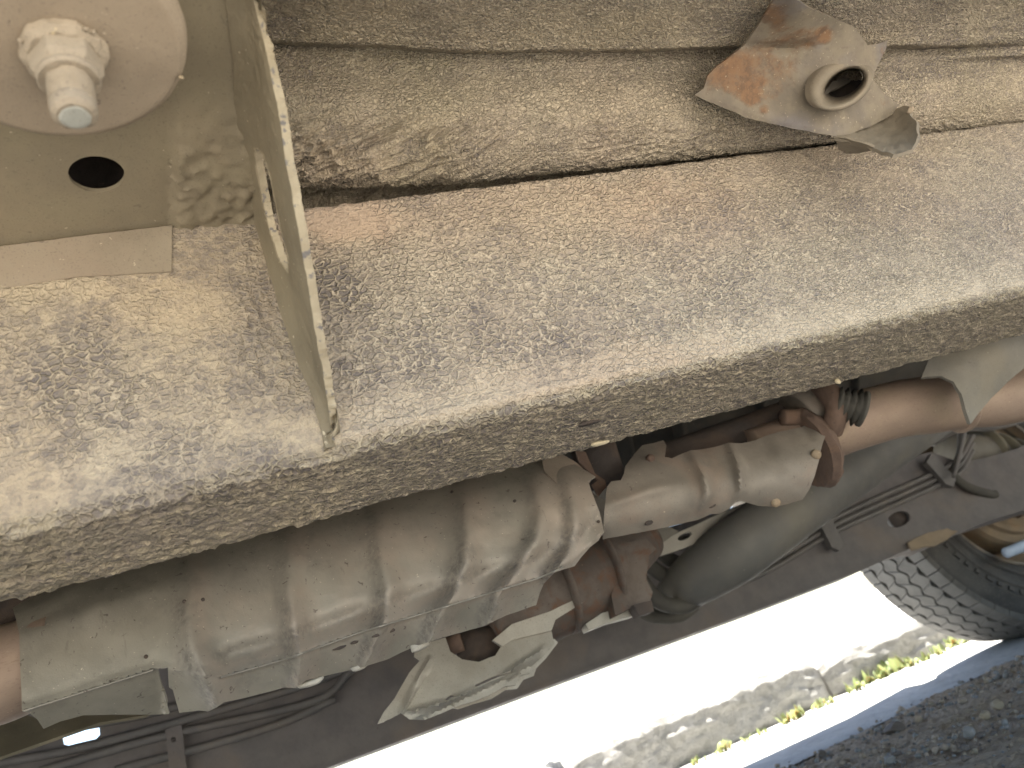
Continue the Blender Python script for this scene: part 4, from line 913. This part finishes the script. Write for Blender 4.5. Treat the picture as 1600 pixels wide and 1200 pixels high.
def line(pts, Y, r=.0045, mat=M_LINE, nm='brake_line'):
    V, Fc = pxtube([(a, b, Y) for a, b in pts], r, 10, 6); return mk(nm, V, Fc, mat, fr)
for k, off in enumerate((0, 12, 24)):
    line([(1130, 905 + off * .8), (1212, 862 + off), (1300, 812 + off * .9), (1385, 772 + off * .95), (1465, 737 + off * .9), (1500, 715 + off), (1520, 680 + off)], FY - .012 - .0 * k)
line([(1250, 790), (1330, 748), (1400, 712), (1470, 665), (1500, 640)], FY - .03, .006)
line([(1400, 730), (1440, 700), (1490, 668), (1545, 655)], FY - .04, .005)
line([(1490, 745), (1500, 705), (1510, 668), (1530, 650)], FY - .045, .004)
for a in ([(-20, 1196), (130, 1168), (300, 1122), (430, 1085), (500, 1062), (560, 1036)], [(60, 1206), (250, 1152), (440, 1110), (512, 1086), (546, 1050), (575, 1030)], [(180, 1204), (330, 1164), (440, 1130), (524, 1092)], [(-20, 1160), (200, 1122), (330, 1090)]):
    line(a, FY - .014, .0055)
for p in ([(1278, 812), (1290, 800), (1298, 806), (1318, 850), (1312, 860), (1300, 855)], [(1448, 722), (1456, 708), (1478, 730), (1494, 748), (1490, 760), (1478, 756)]):
    panel('pipe_clip', p, FY - .026, M_LINE, fr, .012, 9)
panel('lip_tear', [(1418, 848), (1440, 836), (1452, 832), (1480, 826), (1496, 830), (1480, 842), (1462, 852), (1444, 854), (1425, 860)], [(1418, 848, 1.19), (1450, 835, 1.195), (1496, 830, 1.19), (1462, 852, 1.185)], M_DRUM, fr, .003, 6, rough=.006)
panel('stay_strap', [(258, 1140), (284, 1132), (292, 1205), (266, 1212)], FY - .02, M_RAILDARK, fr, .004, 9, holes=[ell((271, 1156), 4.5, 4.5, 0, 12)])

# olive plate low at the left, and pale bracket
panel('skid_plate', [(-60, 1108), (30, 1112), (75, 1130), (130, 1116), (240, 1110), (230, 1117), (156, 1129), (97, 1149), (0, 1183), (-60, 1203)], [(-60, 1108, .90), (236, 1117, .92), (-60, 1200, .84), (100, 1150, .86), (60, 1130, .90)], M_OLIVE, car, .003, 8, label='olive grey plate under the left end of the heat shield')
panel('pale_bracket', [(1020, 864), (1028, 850), (1060, 832), (1098, 815), (1130, 800), (1165, 788), (1212, 792), (1220, 800), (1196, 812), (1150, 812), (1118, 836), (1070, 856), (1034, 868)], .95, M_ALLOY, car, .006, 8, holes=[ell((1070, 838), 12, 5, -.45, 18)], label='pale bracket with a slot behind the pipe shield')
panel('side_bracket', [(925, 850), (1030, 815), (1060, 830), (1020, 860), (1010, 850), (960, 862), (930, 868)], .92, M_CROSS, car, .02, 9)

# gearbox and dark things high in the middle
gb = empty('transmission', (.8, 1.0, .5), car)
V, Fc = pxtube([(860, 700, .98), (960, 672, .98), (1080, 640, .98), (1240, 590, .98), (1420, 535, .98)], [.06, .075, .075, .085, .09], 36); mk('gearbox_case', V, Fc, M_FLOOR, gb)
for px, py in ((930, 682), (1010, 660), (1130, 622), (1270, 580)):
    V, Fc = lathe_g([(.06, -.006), (.098, -.005), (.098, .005), (.06, .006)], atY(float(px), float(py), .98), (1, 0, .05), 36); mk('case_rib', V, Fc, M_FLOOR, gb)
V, Fc = pxtube([(905, 735, .70), (935, 722, .69), (968, 712, .68)], [.024, .028, .026], 24); mk('rusty_joint', V, Fc, M_RUSTDARK, gb)
panel('inner_strip', [(898, 700), (915, 706), (930, 740), (945, 750), (948, 760), (936, 775), (925, 757), (935, 750), (905, 722)], .665, M_RUST, gb, .003, 6)

# floor above everything, rocker on the far side shaped to steer the shadow edge
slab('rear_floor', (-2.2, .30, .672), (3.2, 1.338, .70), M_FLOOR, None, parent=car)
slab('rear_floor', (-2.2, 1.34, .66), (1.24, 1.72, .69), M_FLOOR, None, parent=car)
slab('tank_sky_block', (-2.0, .60, .27), (-.95, 1.15, .62), M_FLOOR, None, parent=car, bev=.03)  # unseen box added to cut sky light running along the underside
slab('front_sky_block', (3.0, .2, .24), (3.05, 1.62, .66), M_FLOOR, None, parent=car)  # unseen end closure added against low sky light
slab('rear_sky_block', (-2.15, .2, .24), (-2.1, 1.5, .66), M_FLOOR, None, parent=car)  # added out of view to stop sky light at this end
slab('wheel_arch', (1.24, 1.34, .74), (2.3, 1.74, .77), M_FLOOR, None, parent=car)
RK = [(-2.2, 1.55, .325), (-.56, 1.55, .325), (-.55, 1.55, .53), (-.10, 1.55, .53), (-.09, 1.57, .52), (.6, 1.575, .52), (.8, 1.60, .52), (1.30, 1.74, .52)]
rv = []
for x, y, z in RK: rv += [(x, 1.48, .66), (x, y, .66), (x, y, z), (x, y - .04, z)]
mk('shadow_rocker', rv, [tuple(q) for q in gridfaces(8, 4, True)] + [(0, 1, 2, 3), (31, 30, 29, 28)], M_FLOOR, car, smooth=False)

for k_, pts in enumerate(([(1000, 905), (1030, 940), (1070, 946), (1105, 925)], [(1010, 880), (1050, 905), (1090, 905), (1130, 880)], [(1030, 860), (1060, 880), (1110, 872), (1160, 845)], [(985, 925), (1010, 958), (1055, 962), (1085, 945)], [(1060, 850), (1120, 835), (1200, 800), (1260, 770)])):
    V, Fc = pxtube([(a_, b_, 1.0 + .02 * k_) for a_, b_ in pts], .011, 12); mk('hose', V, Fc, M_RUBBER, gb)
# ---- axle end and clutter in front of the wheel -------------------------------------
ax = empty('axle', (1.5, 1.25, .36), car); ax['label'] = 'dusty axle end and bushes in front of the wheel'
V, Fc = pxtube([(1480, 700, 1.28), (1540, 715, 1.30), (1610, 735, 1.32), (1700, 760, 1.34)], [.035, .05, .052, .05], 28); mk('axle_tube', V, Fc, M_CROSS, ax)
for q in ((1535, 712), (1560, 720), (1585, 728)):
    V, Fc = lathe_g([(.03, -.006), (.062, -.006), (.062, .006), (.03, .006)], atY(float(q[0]), float(q[1]), 1.3), (1, .1, -.1), 32); mk('axle_band', V, Fc, M_OLIVE, ax)
V, Fc = pxtube([(1480, 735, 1.19), (1510, 760, 1.19), (1545, 772, 1.20), (1556, 772, 1.2)], [.008, .009, .009, .008], 12); mk('hose', V, Fc, M_RUBBER, ax)
V, Fc = pxtube([(1455, 690, 1.2), (1500, 668, 1.2), (1560, 664, 1.2), (1640, 640, 1.2)], .010, 12); mk('hose', V, Fc, M_LINE, ax)
V, Fc = pxtube([(1500, 640, 1.15), (1500, 700, 1.18), (1488, 745, 1.18)], .006, 10); mk('hose', V, Fc, M_LINE, ax)
panel('spring_plate', [(1500, 745), (1560, 765), (1620, 775), (1640, 720), (1590, 700), (1540, 690), (1510, 700)], 1.34, M_CROSS, ax, .02, 12, rough=.01)

# ---- wheel ----------------------------------------------------------------------------
XC, ZC, RW, Y0, Y1 = 1.665, .345, .346, 1.415, 1.625
wh = empty('wheel', (XC, (Y0 + Y1) / 2, ZC), car); wh['label'] = 'dusty black tyred wheel at the right, standing on the ground'
yc = (Y0 + Y1) / 2; hw = (Y1 - Y0) / 2
prof = [(.205, -.082), (.212, -.094), (.226, -.101), (.232, -.1085), (.236, -.1085), (.240, -.104), (.258, -.112), (.266, -.1165), (.270, -.1165), (.274, -.113), (.290, -.1145), (.294, -.117), (.298, -.114), (.312, -.110), (.326, -.102), (.3335, -.092), (.3355, -.06), (.336, 0)]
prof = prof + [(r, -h) for r, h in prof[-2::-1]]
prof = [(.2, -.06)] + prof + [(.2, .06)]
V, Fc = lathe_g(prof, (XC, yc, ZC), (0, 1, 0), 180, closed=True); autosmooth(mk('tyre', V, Fc, M_TYRE, wh), 40)
def tread_mesh(name, outline, r0, r1, n=1):
    """outline: (angle in block units, y) polygon curved on the wheel; raised from r0 to r1"""
    V, m = [], len(outline)
    for rr, sh in ((r0, 1.0), (r1 - .0012, 1.0), (r1, .94)):
        ca, cy = np.mean([a for a, b in outline]), np.mean([b for a, b in outline])
        for a, y in outline:
            a2, y2 = ca + (a - ca) * sh, cy + (y - cy) * sh
            crown = .0065 * (y2 / hw) ** 2
            V.append((math.sin(a2) * (rr - crown), y2, -math.cos(a2) * (rr - crown)))
    Fc = [tuple(q) for q in gridfaces(3, m, True)]
    cap = tuple(range(2 * m, 3 * m)); Fc.append(cap)
    me = bpy.data.meshes.new(name); me.from_pydata(V, [], Fc); me.materials.append(M_TREAD); me.update(); 
    import bmesh
    b = bmesh.new(); b.from_mesh(me); bmesh.ops.triangulate(b, faces=[f for f in b.faces if len(f.verts) > 4]); bmesh.ops.recalc_face_normals(b, faces=b.faces[:]); b.to_mesh(me); b.free()
    return me
NB = 60; da = 2 * math.pi / NB
def wave(y0, y1, ph, amp, n=9, gap=.10, tilt=0.0):
    ts = np.linspace(gap, 1 - gap, n)
    lo = [(t * da + tilt * 0, y0 + amp * math.sin(2 * math.pi * t + ph)) for t in ts]
    hi = [(t * da + tilt * da, y1 + amp * math.sin(2 * math.pi * t + ph)) for t in ts[::-1]]
    return lo + hi
rows = [(wave(-.1015, -.066, 0, 0, 5, .03, .06), 0), (wave(-.060, -.022, .3, .006, 9, .02, .3), .5), (wave(-.017, .017, 2.2, .006, 9, .02, -.3), .15), (wave(.022, .060, .3, .006, 9, .02, .3), .6), (wave(.066, .1015, 0, 0, 5, .03, -.06), .4)]
for ri, (ol, off) in enumerate(rows):
    me = tread_mesh('tread_block', ol, .331, RW + .0005)
    for k in range(NB):
        o = bpy.data.objects.new('tread_block', me); COL.objects.link(o); o.parent = wh; o.rotation_euler = (0, -(k + off) * da, 0)
lv, lf, ln = [], [], 0
for k in range(66):
    a0 = k * 2 * math.pi / 66; w_ = .022 if k % 3 else .034
    for (ra, rb) in ((.278, .288),):
        q = []
        for yy in (-.1145, -.1185):
            for rr, aa in ((ra, a0), (rb, a0), (rb, a0 + w_ * 1.6), (ra, a0 + w_ * 1.6)): q.append((XC + rr * math.sin(aa), yc + yy, ZC - rr * math.cos(aa)))
        lv += q; lf += [tuple(i + ln for i in f) for f in [(0, 1, 2, 3), (7, 6, 5, 4), (0, 4, 5, 1), (1, 5, 6, 2), (2, 6, 7, 3), (3, 7, 4, 0)]]; ln += 8
mk('sidewall_ribs', lv, lf, M_TYRE, wh, smooth=False)['kind'] = 'stuff'
V, Fc = lathe_g([(.199, -.086), (.206, -.088), (.206, -.08), (.199, -.06), (.199, .06), (.206, .088), (.199, .09)], (XC, yc, ZC), (0, 1, 0), 120, closed=True); mk('rim', V, Fc, M_SHIELD2, wh)
V, Fc = lathe_g([(.199, -.084), (.199, -.05), (.17, -.035), (.15, .02), (.05, .03), (.001, .03)], (XC, yc, ZC), (0, 1, 0), 120, closed=True); mk('rim_dish', V, Fc, M_DRUM, wh)
rough_lathe('brake_drum', [(.001, -.125), (.06, -.125), (.064, -.105), (.11, -.102), (.118, -.098), (.13, -.098), (.135, -.088), (.152, -.084), (.158, -.072), (.158, -.02), (.15, .0)], (XC, yc, ZC), (0, 1, 0), M_DRUM, wh, 90, .003, 60, 5, 3)
for k in range(6):
    a = k * math.pi / 3 + .3; c = (XC + .09 * math.cos(a), yc - .104, ZC + .09 * math.sin(a)); V, Fc = lathe_g([(.001, -.012), (.010, -.012), (.011, 0)], c, (0, 1, 0), 6); mk('hub_bolt', V, Fc, M_RUST, wh, smooth=False)
V, Fc = pxtube([(1572, 864, 1.36), (1600, 853, 1.36), (1640, 838, 1.36)], [.011, .012, .012], 20); mk('brake_pipe_cap', V, Fc, M_BLUE, wh, label='shiny pale blue cylinder beside the hub')
